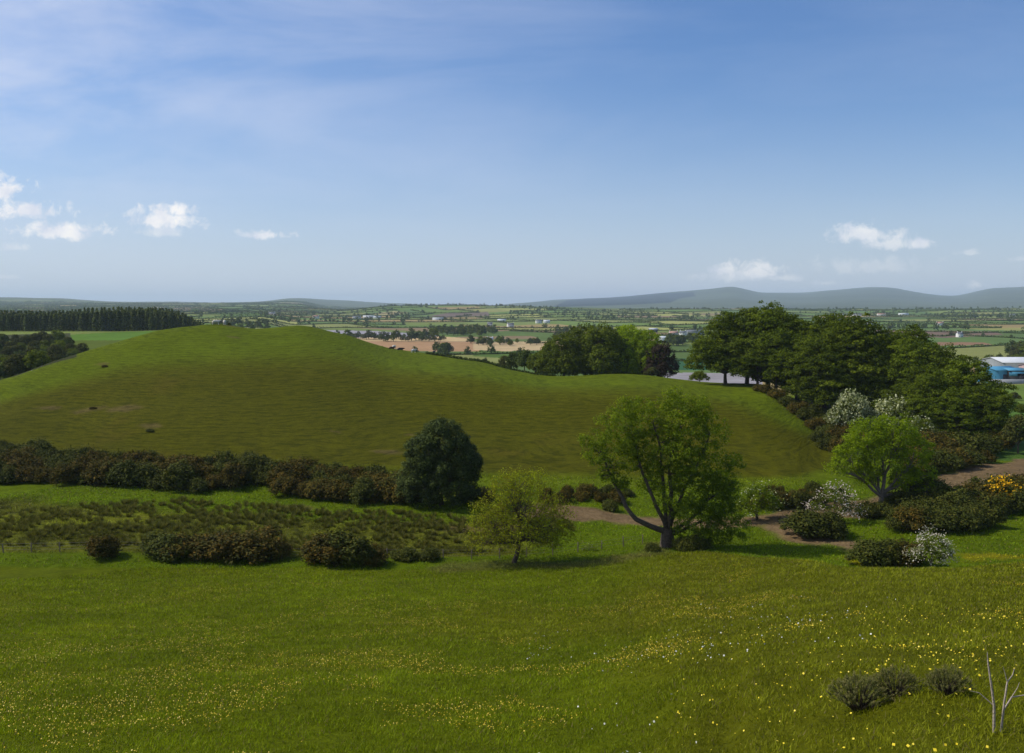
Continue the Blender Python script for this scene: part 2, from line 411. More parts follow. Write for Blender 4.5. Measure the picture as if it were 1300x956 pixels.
def ground_mat(name, scales, amp, bump, bumpd=.3, terr=False, rough=.95):
    m, nt, nd, lk = new_mat(name)
    out = N(nt, 'ShaderNodeOutputMaterial'); bs = N(nt, 'ShaderNodeBsdfPrincipled')
    bs.inputs['Roughness'].default_value = rough; bs.inputs['Specular IOR Level'].default_value = .03
    lk.new(bs.outputs[0], out.inputs[0])
    at_ = N(nt, 'ShaderNodeAttribute', attribute_name='land'); geo = N(nt, 'ShaderNodeNewGeometry')
    col = at_.outputs['Color']; hsum = None
    for sc in scales:
        n = N(nt, 'ShaderNodeTexNoise', i_Scale=sc, i_Detail=5.0, i_Roughness=.65)
        lk.new(geo.outputs['Position'], n.inputs['Vector'])
        lo, hi = 1 - amp, 1 + amp
        r_ = ramp(nt, n.outputs['Fac'], [(.3, (lo, lo, lo * .95)), (.7, (hi, hi, hi))])
        col = mixc(nt, 1.0, col, r_, 'MULTIPLY')
        hsum = n.outputs['Fac'] if hsum is None else math_(nt, 'ADD', hsum, n.outputs['Fac'])
    if terr:      # sheep terraces along the contours
        sp = N(nt, 'ShaderNodeSeparateXYZ'); lk.new(geo.outputs['Position'], sp.inputs[0])
        nz = N(nt, 'ShaderNodeTexNoise', i_Scale=.05, i_Detail=3.0); lk.new(geo.outputs['Position'], nz.inputs['Vector'])
        zz = math_(nt, 'MULTIPLY_ADD', nz.outputs['Fac'], 2.0, sp.outputs['Z'])
        nf = N(nt, 'ShaderNodeCombineXYZ')
        lk.new(math_(nt, 'MULTIPLY', sp.outputs['X'], .34), nf.inputs[0])
        lk.new(math_(nt, 'MULTIPLY', sp.outputs['Y'], .16), nf.inputs[1])
        lk.new(math_(nt, 'MULTIPLY', zz, 7.5), nf.inputs[2])
        w = N(nt, 'ShaderNodeTexNoise', i_Scale=1.0, i_Detail=3.0, i_Roughness=.6); lk.new(nf.outputs[0], w.inputs['Vector'])
        rc = ramp(nt, w.outputs['Fac'], [(.38, (.68, .70, .68)), (.48, (.98, .98, .98)), (.62, (1.12, 1.12, 1.06))])
        col = mixc(nt, 1.0, col, rc, 'MULTIPLY')
        hsum = math_(nt, 'MULTIPLY_ADD', w.outputs['Fac'], 1.2, hsum)
        n4 = N(nt, 'ShaderNodeTexNoise', i_Scale=.12, i_Detail=4.0); lk.new(geo.outputs['Position'], n4.inputs['Vector'])
        ph = math_(nt, 'ADD', math_(nt, 'MULTIPLY', sp.outputs['Z'], 13.5), math_(nt, 'MULTIPLY', n4.outputs['Fac'], 9.0))
        sn = math_(nt, 'SINE', ph)
        n5 = N(nt, 'ShaderNodeTexNoise', i_Scale=.07, i_Detail=3.0, i_Roughness=.6); lk.new(geo.outputs['Position'], n5.inputs['Vector'])
        msk = ramp(nt, n5.outputs['Fac'], [(.38, (.15, .15, .15)), (.62, (1, 1, 1))])
        st_ = math_(nt, 'MULTIPLY', sn, msk)
        gv_ = math_(nt, 'MULTIPLY_ADD', st_, .085, 1.0); cc_ = N(nt, 'ShaderNodeCombineColor')
        for q in range(3): lk.new(gv_, cc_.inputs[q])
        col = mixc(nt, 1.0, col, cc_.outputs[0], 'MULTIPLY')
        hsum = math_(nt, 'MULTIPLY_ADD', st_, .10, hsum)
    lk.new(col, bs.inputs['Base Color'])
    bp = N(nt, 'ShaderNodeBump', i_Strength=bump, i_Distance=bumpd)
    lk.new(hsum, bp.inputs['Height']); lk.new(bp.outputs[0], bs.inputs['Normal'])
    return m
M = {}
M['meadow'] = ground_mat('meadow_grass', (.5, 2.5, 9), .22, .9, .25)
M['marsh'] = ground_mat('marsh_grass', (.4, 1.6, 5), .28, .9, .3)
M['hill'] = ground_mat('hill_grass', (.9, 3.0, 8), .17, .9, .35, terr=True)
M['earth'] = ground_mat('bare_earth', (.7, 2.6), .25, .9, .3)
M['farm'] = ground_mat('farmland_ground', (.03, .2), .14, .5, .5)
M['mount'] = ground_mat('mountain_ground', (.004, .02), .16, .5, 3)

Vall = np.stack([XG, YG, ZG], -1).reshape(-1, 3)
Call = np.concatenate([COLG, np.ones(COLG.shape[:2] + (1,))], -1).reshape(-1, 4)
ii, jj = np.meshgrid(np.arange(nT - 1), np.arange(nR - 1), indexing='ij')
q0 = ii * nR + jj; quads = np.stack([q0, q0 + 1, q0 + nR + 1, q0 + nR], -1).reshape(-1, 4)[:, ::-1]
Sf = SG[:-1, :-1].ravel(); Tf = TRK[:-1, :-1].ravel(); thf = np.degrees(TH[:-1])[:, None].repeat(nR - 1, 1).ravel(); Rf = rr_[:-1, :-1].ravel()
zone = np.where(Sf < 7, 0, np.where((Sf < 7.9) & (thf < 2.0), 1, np.where(Sf < 8.9, 2, np.where((Sf < 13) & (thf < 21), 3, np.where(Sf < 19, 4, 5)))))
zone = np.where((Tf > .5) & (Rf < 400), 6, zone)
names = ['meadow_ground', 'marsh_ground', 'valley_ground', 'hill_ground', 'farmland_ground', 'mountain_ground', 'dirt_track']
zm = ['meadow', 'marsh', 'meadow', 'hill', 'farm', 'mount', 'earth']
zlab = ['sloping meadow of short green grass dotted with buttercups in the foreground', 'flat rushy marsh between the fence and the long gorse band',
        'strip of bright grass along the valley bottom beside the track', 'smooth rounded grass hill with sheep terraces across its steep face',
        'patchwork of distant hedged fields beyond the hill', 'far blue upland hills along the horizon', 'bare brown earth track winding through the valley bottom']
for z in range(7):
    sel = quads[zone == z]
    if len(sel) == 0: continue
    uq, inv = np.unique(sel.ravel(), return_inverse=True)
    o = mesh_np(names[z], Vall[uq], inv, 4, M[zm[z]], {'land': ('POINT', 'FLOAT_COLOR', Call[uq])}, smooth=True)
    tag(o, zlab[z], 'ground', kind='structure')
# ------------------------------------------------------------------ foliage
EL = (ZG - EYE) / R[None]
HOR = np.maximum.accumulate(EL, axis=1)
def visible(x, y, top=0.0):
    i, j, a, b = tinterp(np.asarray(x, float), np.asarray(y, float))
    r = np.hypot(x, y)
    jj_ = np.maximum(j - 1, 0)
    return (gz(x, y) + top - EYE) / r > HOR[i, jj_]

def leaf_mat(name, stops, trans=.25, rough=.75, spec=.07):
    m, nt, nd, lk = new_mat(name)
    out = N(nt, 'ShaderNodeOutputMaterial'); bs = N(nt, 'ShaderNodeBsdfPrincipled')
    bs.inputs['Roughness'].default_value = rough; bs.inputs['Specular IOR Level'].default_value = spec
    a = N(nt, 'ShaderNodeAttribute', attribute_name='tint')
    c = ramp(nt, a.outputs['Fac'], stops)
    oi = N(nt, 'ShaderNodeObjectInfo')
    v = math_(nt, 'MULTIPLY_ADD', oi.outputs['Random'], .36, .82)
    hsv = N(nt, 'ShaderNodeHueSaturation'); lk.new(c, hsv.inputs['Color']); lk.new(v, hsv.inputs['Value'])
    c = hsv.outputs[0]
    lk.new(c, bs.inputs['Base Color'])
    if trans:
        tr_ = N(nt, 'ShaderNodeBsdfTranslucent'); mx = N(nt, 'ShaderNodeMixShader', i_0=trans)
        lk.new(mixc(nt, 1.0, c, (1.6, 1.6, .7), 'MULTIPLY'), tr_.inputs[0])
        lk.new(bs.outputs[0], mx.inputs[1]); lk.new(tr_.outputs[0], mx.inputs[2]); lk.new(mx.outputs[0], out.inputs[0])
    else: lk.new(bs.outputs[0], out.inputs[0])
    return m
def solid_mat(name, c, rough=.8, scale=4.0, amp=.25, bump=.3, metal=0):
    m, nt, nd, lk = new_mat(name)
    out = N(nt, 'ShaderNodeOutputMaterial'); bs = N(nt, 'ShaderNodeBsdfPrincipled'); bs.inputs['Roughness'].default_value = rough
    bs.inputs['Specular IOR Level'].default_value = .25; bs.inputs['Metallic'].default_value = metal
    tcn = N(nt, 'ShaderNodeTexCoord'); n = N(nt, 'ShaderNodeTexNoise', i_Scale=scale, i_Detail=5.0); lk.new(tcn.outputs['Object'], n.inputs['Vector'])
    lo, hi = tuple(k * (1 - amp) for k in c), tuple(min(1, k * (1 + amp)) for k in c)
    lk.new(ramp(nt, n.outputs['Fac'], [(.3, lo), (.7, hi)]), bs.inputs['Base Color'])
    if bump:
        bp = N(nt, 'ShaderNodeBump', i_Strength=bump, i_Distance=.05); lk.new(n.outputs['Fac'], bp.inputs['Height']); lk.new(bp.outputs[0], bs.inputs['Normal'])
    lk.new(bs.outputs[0], out.inputs[0])
    return m

L = {}
L['dark'] = leaf_mat('dark_evergreen_leaf', [(0, (.026, .038, .010)), (.6, (.055, .074, .016)), (1, (.11, .135, .034))], .1, .7, .06)
L['beech'] = leaf_mat('beech_leaf', [(0, (.040, .060, .003)), (.5, (.074, .104, .005)), (1, (.160, .195, .009))], .28)  # wide dark-to-light spread also paints in crown highlights and dark voids
L['syc'] = leaf_mat('sycamore_leaf', [(0, (.062, .086, .007)), (.5, (.100, .130, .010)), (1, (.150, .180, .014))], .28)
L['lime'] = leaf_mat('fresh_green_leaf', [(0, (.12, .17, .006)), (.5, (.20, .275, .009)), (1, (.30, .38, .015))], .48)
L['ash'] = leaf_mat('ash_leaf', [(0, (.085, .125, .008)), (.5, (.125, .175, .010)), (1, (.26, .32, .018))], .48)
L['young'] = leaf_mat('young_leaf', [(0, (.15, .11, .02)), (.35, (.18, .18, .012)), (.7, (.29, .33, .018)), (1, (.42, .47, .03))], .45)
L['gorse'] = leaf_mat('gorse_leaf', [(0, (.030, .038, .006)), (.5, (.058, .070, .010)), (.8, (.095, .100, .014)), (1, (.15, .12, .016))], .1, .8, .08)
L['gorse_brown'] = leaf_mat('gorse_dead_flower', [(0, (.030, .034, .006)), (.35, (.058, .056, .009)), (.65, (.098, .072, .010)), (1, (.18, .105, .013))], .1, .8, .08)
L['copper'] = leaf_mat('copper_leaf', [(0, (.022, .018, .012)), (1, (.060, .038, .024))], .1)
L['scrub'] = leaf_mat('scrub_leaf', [(0, (.036, .046, .010)), (.5, (.064, .072, .014)), (1, (.11, .10, .02))], .12)
L['far'] = leaf_mat('hedge_leaf', [(0, (.040, .058, .014)), (.5, (.062, .088, .018)), (1, (.10, .13, .025))], .12, .8)
L['conifer'] = leaf_mat('conifer_needle', [(0, (.055, .078, .024)), (.6, (.105, .135, .038)), (1, (.18, .20, .055))], .18, .8)
L['white'] = leaf_mat('hawthorn_blossom', [(0, (.32, .28, .20)), (.5, (.52, .48, .38)), (1, (.72, .68, .58))], .2, .8)
L['pink'] = leaf_mat('pinkish_blossom', [(0, (.42, .34, .30)), (.5, (.62, .52, .47)), (1, (.76, .70, .64))], .2, .8)
L['cream'] = leaf_mat('creamy_blossom', [(0, (.15, .18, .06)), (.5, (.32, .34, .17)), (1, (.52, .52, .33))], .2, .8)
L['yellow'] = leaf_mat('gorse_flower', [(0, (.55, .28, .01)), (1, (.85, .50, .015))], .15, .7)
bark = solid_mat('bark', (.085, .065, .045), .9, 5, .4, .8)
bark_pale = solid_mat('pale_bark', (.15, .12, .09), .9, 5, .35, .8)
wood = solid_mat('weathered_wood', (.16, .13, .10), .9, 9, .3, .6)

def quads_at(P, Nrm, size, g, aspect=.62):
    n = len(P)
    Nrm = Nrm / (np.linalg.norm(Nrm, axis=1, keepdims=True) + 1e-9)
    t = g.normal(size=(n, 3)); t -= (t * Nrm).sum(1, keepdims=True) * Nrm; t /= np.linalg.norm(t, axis=1, keepdims=True) + 1e-9
    b = np.cross(Nrm, t)
    s = np.broadcast_to(np.asarray(size, float), (n,))[:, None] * (.7 + .6 * g.rand(n, 1))
    V = np.stack([P - t * s, P - b * s * aspect, P + t * s, P + b * s * aspect], 1).reshape(-1, 3)
    return V

def crown(lobes, ncl, nlf, cr, leaf, seed, flat=.8, inner=.55, lowcut=-.55, shell=0.0, brown=None):
    """leaf clumps spread through and over a set of lobes -> (verts, tint, clump centres)"""
    g = rs(seed)
    lobes = np.asarray(lobes, float)
    wgt = (lobes[:, 3] * lobes[:, 4] + lobes[:, 3] * lobes[:, 5] + lobes[:, 4] * lobes[:, 5]) ; wgt /= wgt.sum()
    li = g.choice(len(lobes), ncl, p=wgt)
    d = g.normal(size=(ncl * 4, 3)); d /= np.linalg.norm(d, axis=1, keepdims=True); d = d[d[:, 2] > lowcut][:ncl]
    while len(d) < ncl: d = np.concatenate([d, d])[:ncl]
    rad = inner + (1 - inner) * g.rand(ncl) ** .6
    rad *= 1 + .16 * (fbm(d[:, 0] * 2.2 + li * 7.3, d[:, 1] * 2.2 + d[:, 2] * 2.2, seed, 2) - .5) * 2
    Cc = lobes[li, :3] + d * rad[:, None] * lobes[li, 3:6]
    Cc[:, 2] = np.maximum(Cc[:, 2], cr * .4)
    crs = cr * (.6 + .8 * g.rand(ncl))
    ct = g.rand(ncl)
    k = np.repeat(np.arange(ncl), nlf)
    off = g.normal(size=(len(k), 3)); off /= np.linalg.norm(off, axis=1, keepdims=True)
    off *= (g.rand(len(k), 1) ** .45)
    off[:, 2] *= flat
    P = Cc[k] + off * crs[k][:, None]
    keep = P[:, 2] > .02
    P = P[keep]; off = off[keep]; k = k[keep]
    nrm = off * .8 + d[k] * .35 + np.array([0, 0, .45]) + g.normal(size=P.shape) * .45
    V = quads_at(P, nrm, leaf, g)
    tint = np.clip(.55 * ct[k] + .45 * g.rand(len(k)), 0, 1)
    return V, np.repeat(tint, 4), Cc

def crown_obj(name, V, tint, mat, parent=None, link=True):
    return mesh_np(name, V, np.arange(len(V)), 4, mat, {'tint': ('POINT', 'FLOAT', tint)}, parent=parent, link=link)

def tubes(paths, nseg=6):
    VV = []; FF = []; base = 0
    for pts, rad in paths:
        pts = np.asarray(pts, float); n = len(pts)
        tng = np.gradient(pts, axis=0); tng /= np.linalg.norm(tng, axis=1, keepdims=True) + 1e-9
        ref = np.array([.31, .95, .05])
        a = np.cross(tng, ref); a /= np.linalg.norm(a, axis=1, keepdims=True) + 1e-9
        b = np.cross(tng, a)
        an = np.linspace(0, 2 * pi, nseg, endpoint=False)
        ring = pts[:, None] + (a[:, None] * np.cos(an)[None, :, None] + b[:, None] * np.sin(an)[None, :, None]) * np.asarray(rad)[:, None, None]
        VV.append(ring.reshape(-1, 3))
        for i in range(n - 1):
            for s in range(nseg):
                s2 = (s + 1) % nseg
                FF.append((base + i * nseg + s, base + i * nseg + s2, base + (i + 1) * nseg + s2, base + (i + 1) * nseg + s))
        base += n * nseg
    return np.concatenate(VV), np.array(FF)
def limb(a, b, r0, r1, g, wob=.12, up=.2, n=7):
    a = np.array(a, float); b = np.array(b, float); Ln = np.linalg.norm(b - a)
    t = np.linspace(0, 1, n)[:, None]
    P = a + (b - a) * t
    P += np.sin(t * pi) * np.array([0, 0, up * Ln * .5]) + np.cumsum(g.normal(size=(n, 3)) * wob * Ln / n, 0) * np.sin(t * pi) ** .5
    return P, np.linspace(r0, r1, n)
def trunk_obj(height, r, lobes, centres, seed, parent=None, mat=None, forks=None, nlimb=None, ntwig=30, base=(0, 0), link=True, lean=(0, 0)):
    g = rs(seed + 500)
    paths = []
    th = height
    top = np.array([base[0] + lean[0], base[1] + lean[1], th])
    P, rr2 = limb((base[0], base[1], -.4), top, r * 1.15, r * .72, g, .06, 0, 8)
    rr2[0] *= 1.35
    paths.append((P, rr2))
    for lb in lobes[:nlimb]:
        c = np.array(lb[:3]); c[2] = max(c[2] - lb[5] * .2, th * .8)
        st = P[-1] if g.rand() < .6 else P[-2]
        Lp, Lr = limb(st, c, r * .5, r * .16, g, .14, .12)
        paths.append((Lp, Lr))
        near = centres[np.linalg.norm((centres - np.array(lb[:3])) / np.array(lb[3:6]), axis=1) < 1.1]
        if len(near):
            for q in near[g.choice(len(near), min(ntwig, len(near)), replace=False)]:
                s = Lp[g.randint(2, len(Lp))]
                paths.append(limb(s, q, r * .14, r * .03, g, .12, .1, 5))
    V, Fc = tubes(paths)
    return mesh_np('trunk', V, Fc, 4, mat or bark, smooth=True, parent=parent, link=link)

def make_tree(name, lobes, ncl, nlf, cr, leaf, seed, mat, th=2.5, tr=.3, flat=.8, inner=.55, ntwig=20, nlimb=None, bm=None, lowcut=-.55, blossom=None, base=(0, 0), lean=(0, 0)):
    root = empty(name)
    V, t, Cc = crown(lobes, ncl, nlf, cr, leaf, seed, flat, inner, lowcut)
    crown_obj('crown', V, t, mat, root)
    trunk_obj(th, tr, lobes, Cc, seed, root, bm, nlimb=nlimb, ntwig=ntwig, base=base, lean=lean)
    if blossom:
        bmat, bn, bs_ = blossom
        g = rs(seed + 9)
        # flower sprays sit on the outer, sunlit faces of the clumps
        k = g.choice(len(Cc), bn); cen = np.mean(Cc, 0)
        outw = Cc[k] - cen; outw /= np.linalg.norm(outw, axis=1, keepdims=True) + 1e-9
        P = Cc[k] + outw * cr * .9 + g.normal(size=(bn, 3)) * cr * .55
        P = P[P[:, 2] > .2]
        crown_obj('blossom', quads_at(P, g.normal(size=P.shape) + [0, 0, .6], bs_, g, .8), np.repeat(g.rand(len(P)), 4), bmat, root)
    return root

def put(o, p, rz=0.0, s=1.0, sink=.12):
    o.location = (p[0], p[1], p[2] - sink)
    o.rotation_euler = (0, 0, rz)
    o.scale = (s, s, s) if np.isscalar(s) else s
    return o

G = rs(2024)
mpp = lambda y: y / F      # metres per photo pixel at depth y

# --- the single trees of the valley floor
p = hit(560, 641, 100)
lob = [(0, 0, 6.6, 4.6, 4.6, 5.0), (-3.1, -.8, 4.0, 2.7, 3.2, 3.4), (2.9, .2, 6.0, 2.6, 3.2, 3.6), (.2, 0, 9.4, 3.2, 3.2, 3.0), (-2.2, -1.4, 7.6, 2.6, 2.6, 2.8), (-4.2, -.6, 2.6, 1.7, 2.2, 2.1), (4.4, .2, 5.6, 1.2, 1.4, 1.2), (1.2, -2.2, 4.6, 3.0, 2.4, 3.2), (.6, -.6, 2.0, 3.6, 3.0, 1.9), (-2.4, -1.6, 1.8, 2.2, 2, 1.5), (3.2, .4, 3.0, 2.2, 2.4, 2.2)]
t = make_tree('broadleaf_tree', lob, 820, 84, .72, .13, 11, L['dark'], 2.0, .42, .85, .82)
put(t, p); tag(t, 'dense dark blue-green rounded tree standing alone at the end of the gorse band', 'tree')
BASE_DARK = p

p = hit(651, 714, 80)
lob = [(1.0, 0, 6.3, 4.6, 4.0, 4.2), (-2.0, -.2, 4.4, 3.2, 3.2, 3.2), (4.0, .3, 4.6, 3.2, 3.2, 3.2), (.4, 0, 8.6, 3.0, 3.0, 2.4), (1.5, -1, 3.2, 3.6, 3, 2.2), (-2.6, -.4, 2.6, 2.4, 2.4, 1.7), (4.2, 0, 2.6, 2.8, 2.6, 1.7)]
t = make_tree('young_tree', lob, 1000, 15, .62, .10, 23, L['young'], 2.6, .27, .8, .3, 45, lean=(.8, 0))
put(t, p); tag(t, 'thin-leaved yellowish green tree with a dark trunk on the fence line', 'tree')

p = hit(847, 694, 80); mp_ = mpp(p[1])
def lb(u, v, r, ry=None, y=0, rz=None): return ((u - 847) * mp_, y, (694 - v) * mp_, r, ry or r, rz or r)
lob = [lb(778, 545, 3.0, 3.4, -1), lb(818, 531, 3.0, 3.2, 1), lb(866, 528, 3.1, 3.2, 0), lb(903, 545, 2.1, 2.6, .5), lb(896, 588, 3.4, 3.6, .5), lb(919, 606, 2.0, 2.4, 0),
       lb(880, 655, 3.3, 3.2, -1.8, 2.6), lb(838, 560, 2.8, 3.0, 0), lb(757, 572, 1.7, 2.2, -.5), lb(858, 628, 2.6, 2.4, -1.4), lb(905, 640, 2.6, 2.6, .5), lb(797, 580, 2.0, 2.2, .8), lb(742, 556, .9, 1.2, -.5), lb(790, 515, 1.6), lb(850, 505, 1.5), lb(885, 515, 1.7), lb(770, 600, 1.3), lb(868, 600, 2.4, 2.4, -1), lb(932, 585, 1.2), lb(905, 625, 2.6, 2.6, -.8), lb(860, 570, 2.6, 2.6, -1.4), lb(918, 655, 2.0, 2.2, -.5, 1.8), lb(890, 682, 1.6, 2.0, -1.5, 1.2), lb(930, 625, 1.3), lb(935, 668, 1.7, 1.8, -.5, 1.6), lb(905, 676, 2.0, 2.0, -1, 1.5), lb(825, 585, 1.9), lb(800, 560, 1.7), lb(790, 610, 1.0), lb(826, 615, 1.6, 1.8, 1.5)]
rt = empty('ash_tree')
V, tt, Cc = crown(lob, 2250, 26, .55, .115, 37, .75, .3, -.9)
crown_obj('crown', V, tt, L['ash'], rt)
g = rs(70); paths = []
bole, br = limb((0, 0, -.5), (.1, 0, 2.2), .95, .70, g, .02, 0, 5); br[0] = 1.25; paths.append((bole, br))
mains = [((-.2, 0, 1.7), [(805, 655), (780, 615), (762, 575)], .36), ((0, 0, 2.0), [(830, 635), (812, 590), (800, 545)], .28), ((.1, 0, 2.1), [(850, 635), (848, 590), (864, 540)], .32),
         ((.2, 0, 2.0), [(866, 630), (885, 590), (902, 550)], .27), ((.3, 0, 1.8), [(875, 658), (900, 635), (925, 612)], .24), ((.3, 0, 1.4), [(880, 668), (905, 655), (930, 650)], .2), ((0, 0, 2.1), [(842, 610), (836, 570), (825, 530)], .25)]
for st, wp, r0 in mains:
    pts = [st] + [((a - 847) * mp_, g.uniform(-1, 1), (694 - b) * mp_) for a, b in wp]
    pts = np.array(pts, float); tq = np.linspace(0, len(pts) - 1, 14); ti = np.arange(len(pts))
    P = np.stack([pchip(ti, pts[:, c], tq) for c in range(3)], 1) + g.normal(size=(14, 3)) * .06
    paths.append((P, np.linspace(r0, r0 * .28, 14)))
    for q in Cc[np.argsort(np.min(np.linalg.norm(Cc[:, None] - P[None, 5:], axis=2), 1))[:60]]:
        if np.min(np.linalg.norm(P[4:] - q, axis=1)) > 2.6: continue
        s = P[4 + int(np.argmin(np.linalg.norm(P[4:] - q, axis=1)))]
        
        paths.append(limb(s, q, r0 * .2, .02, g, .14, .1, 5))
V, Fc = tubes(paths, 7); mesh_np('trunk', V, Fc, 4, bark, smooth=True, parent=rt)
put(rt, p, 0, 1, 0); tag(rt, 'large spreading ash tree with a long limb bending out over the fence corner', 'tree')

p = hit(1118, 652, 100); mp_ = mpp(p[1])
def lb(u, v, r, ry=None, y=0, rz=None): return ((u - 1118) * mp_, y, (652 - v) * mp_, r, ry or r, rz or r)
lob = [lb(1096, 552, 2.7), lb(1130, 548, 2.9), lb(1158, 568, 2.5), lb(1075, 578, 2.3), lb(1118, 578, 3.4), lb(1060, 592, 1.5, 1.6), lb(1170, 595, 1.9), lb(1150, 610, 2.3, 2.4, .5), lb(1100, 600, 2.2, 2.4, 1), lb(1178, 618, 1.3)]
t = make_tree('ash_tree', lob, 980, 27, .60, .13, 51, L['lime'], 2.8, .42, .75, .45, 14, bm=bark_pale)
put(t, p, 0, 1, .1); tag(t, 'bright lime-green ash tree with pale forked limbs beside the earth track', 'tree')

# --- the beech grove on the right shoulder
def beech(seed, name='beech_tree'):
    g = rs(seed)
    lob = [(0, 0, 12, 7.0, 6.6, 6.2), (-6.0, 0, 9.0, 4.6, 4.8, 3.8), (6.0, .8, 9.6, 4.6, 4.6, 4.0), (0, -5.4, 8.6, 5.2, 4.6, 4.2), (.6, 5, 10, 5.2, 4.6, 4.4), (g.uniform(-2, 2), 0, 16, 4.6, 4.4, 3.7), (-3.8, -3.8, 12.6, 4.2, 4.2, 3.4), (4.4, -4.4, 5.6, 3.8, 3.8, 2.8), (-6, 2, 5.6, 3.8, 3.6, 2.6), (-4.4, -4.4, 5.2, 3.8, 3.8, 2.8), (4.5, 4.2, 5.4, 3.8, 3.8, 2.8), (6.4, -2.4, 5.4, 3.4, 3.4, 2.6), (-7.4, -1, 6.2, 3.2, 3.4, 2.4)]
    lob = [tuple(np.array(l) * (1 + g.uniform(-.1, .1, 6))) for l in lob]
    return make_tree(name, lob, 680, 44, 1.25, .235, seed, L['beech'], 3.6, .5, .42, .6, 7, lowcut=-.35)
bs_ = [beech(s) for s in (101, 102, 103, 104)]
beeches = [(921, 239, 20.0, 1.08, 'leftmost beech of the grove, its dark trunk clear against the pale field'),
 (948, 240, 22.0, 1.02, 'second beech from the open end of the grove, its trunk near the hill brow'),
 (975, 236, 22.8, 1.0, 'tall beech at the highest part of the grove skyline'),
 (1012, 234, 24.0, 1.05, 'broad beech just past the highest part of the grove skyline'),
 (1046, 228, 24.6, 1.05, 'beech in the middle of the grove where the skyline starts to fall'),
 (1040, 214, 19.5, .95, 'beech at the front of the grove above the brown gorse on the hill shoulder'),
 (1082, 216, 25.0, 1.05, 'beech behind the cream flowering hawthorns'),
 (1122, 220, 23.0, 1.0, 'beech behind the gap in the falling skyline of the grove'),
 (1104, 212, 19.0, .9, 'low dark beech rising straight out of the flowering hawthorns'),
 (1152, 208, 22.6, .95, 'beech above the lime-green ash, near the low end of the grove'),
 (1190, 205, 20.8, .98, 'second beech from the low end of the grove'),
 (1228, 192, 19.6, .98, 'outermost beech at the low end of the grove, spreading over the green field'),
 (1180, 188, 16.0, .9, 'shorter beech at the foot of the grove over the brown gorse'),
 (995, 252, 24.5, .95, 'beech standing at the back of the grove behind its skyline'),
 (1065, 248, 26.0, .95, 'rear beech showing only its top above the middle of the grove'),
 (1150, 235, 25.0, .95, 'rear beech showing over the saddle of the grove skyline'),
 (962, 230, 13.5, 1.1, 'small beech whose foliage hangs to the brow between the open trunks and the grove'),
 (1030, 224, 19.5, 1.1, 'lower beech filling the front of the grove below its broadest tree'),
 (1062, 212, 17.5, 1.1, 'low beech just behind the rounder flowering hawthorn'),
 (1126, 210, 18.5, 1.15, 'low beech between the two highest trees behind the flowering hawthorns'),
 (1172, 196, 16.5, 1.1, 'low beech in front of the falling end of the grove'),
 (1205, 198, 17.5, 1.1, 'beech filling the low end of the grove beside the outermost one'),
 (1210, 183, 12.5, 1.1, 'small beech skirting the low end of the grove above the brown gorse'),
 (985, 228, 17.0, 1.0, 'lower beech at the brow under the grove skyline, its crown brushing the grass'),
 (1240, 184, 13.0, 1.1, 'small outlying beech at the very tip of the grove')]
for i, (u, y, h, wf, lab) in enumerate(beeches):
    o = bs_[i] if i < 4 else copy_tree(bs_[i % 4])
    s = h / 19.8
    put(o, at(u, y), G.uniform(0, 6.28), (s * wf, s * wf, s), .2)
    tag(o, lab, 'tree', 'beech trees in the grove on the hill shoulder')

# --- trees behind the brow in the middle
def syc(seed, mat, name='sycamore_tree'):
    g = rs(seed)
    lob = [(0, 0, 7.0, 5.8, 5.4, 5.6), (-4.2, -.5, 4.6, 4.0, 3.8, 4.0), (4.2, 0, 4.8, 4.0, 3.8, 4.2), (g.uniform(-1, 1), 0, 10.2, 3.9, 3.7, 3.1), (-1, -3.4, 4.6, 4.4, 3.6, 4.0), (2, -3, 3.4, 3.8, 3.4, 3.0), (-2.5, -2.4, 2.8, 3.4, 3, 2.6)]
    lob = [tuple(np.array(l) * (1 + g.uniform(-.1, .1, 6))) for l in lob]
    return make_tree(name, lob, 430, 38, 1.05, .25, seed, mat, 2, .4, .75, .75, 6)
sd_ = syc(201, L['syc']); sb_ = syc(202, L['lime']); sc_ = syc(203, L['copper'], 'copper_beech')
mids = [(sd_, 716, 292, 15.0, 1.05, 'dark sycamore lowest on the open side of the clump behind the brow'), (sd_, 742, 300, 18.8, 1.0, 'tallest dark sycamore of the clump behind the brow'), (sd_, 764, 292, 18.0, .92, 'dark sycamore touching the lighter green tree in the clump behind the brow'),
        (sb_, 796, 296, 17.8, .9, 'fresh green sycamore beside the dark ones in the clump behind the brow'), (sb_, 822, 292, 16.2, .8, 'second fresh green sycamore, next to the copper beech'),
        (sc_, 838, 286, 12.2, .8, 'purple-brown copper beech ending the clump behind the brow'), (sd_, 800, 308, 19.0, .85, 'dark sycamore top peeping out behind the fresh green ones'),
        (sd_, 700, 312, 13.5, .8, 'small sycamore at the tip of the clump beside the field hedge')]
seen = set()
for src, u, y, h, wf, lab in mids:
    o = src if src.name not in seen else copy_tree(src); seen.add(src.name)
    s = h / 13.2; put(o, at(u, y), G.uniform(-.6, .6) if True else 0, (s * wf, s * wf, s), .2)
    tag(o, lab, 'tree', 'trees in the clump behind the brow' if src is not sc_ else None)

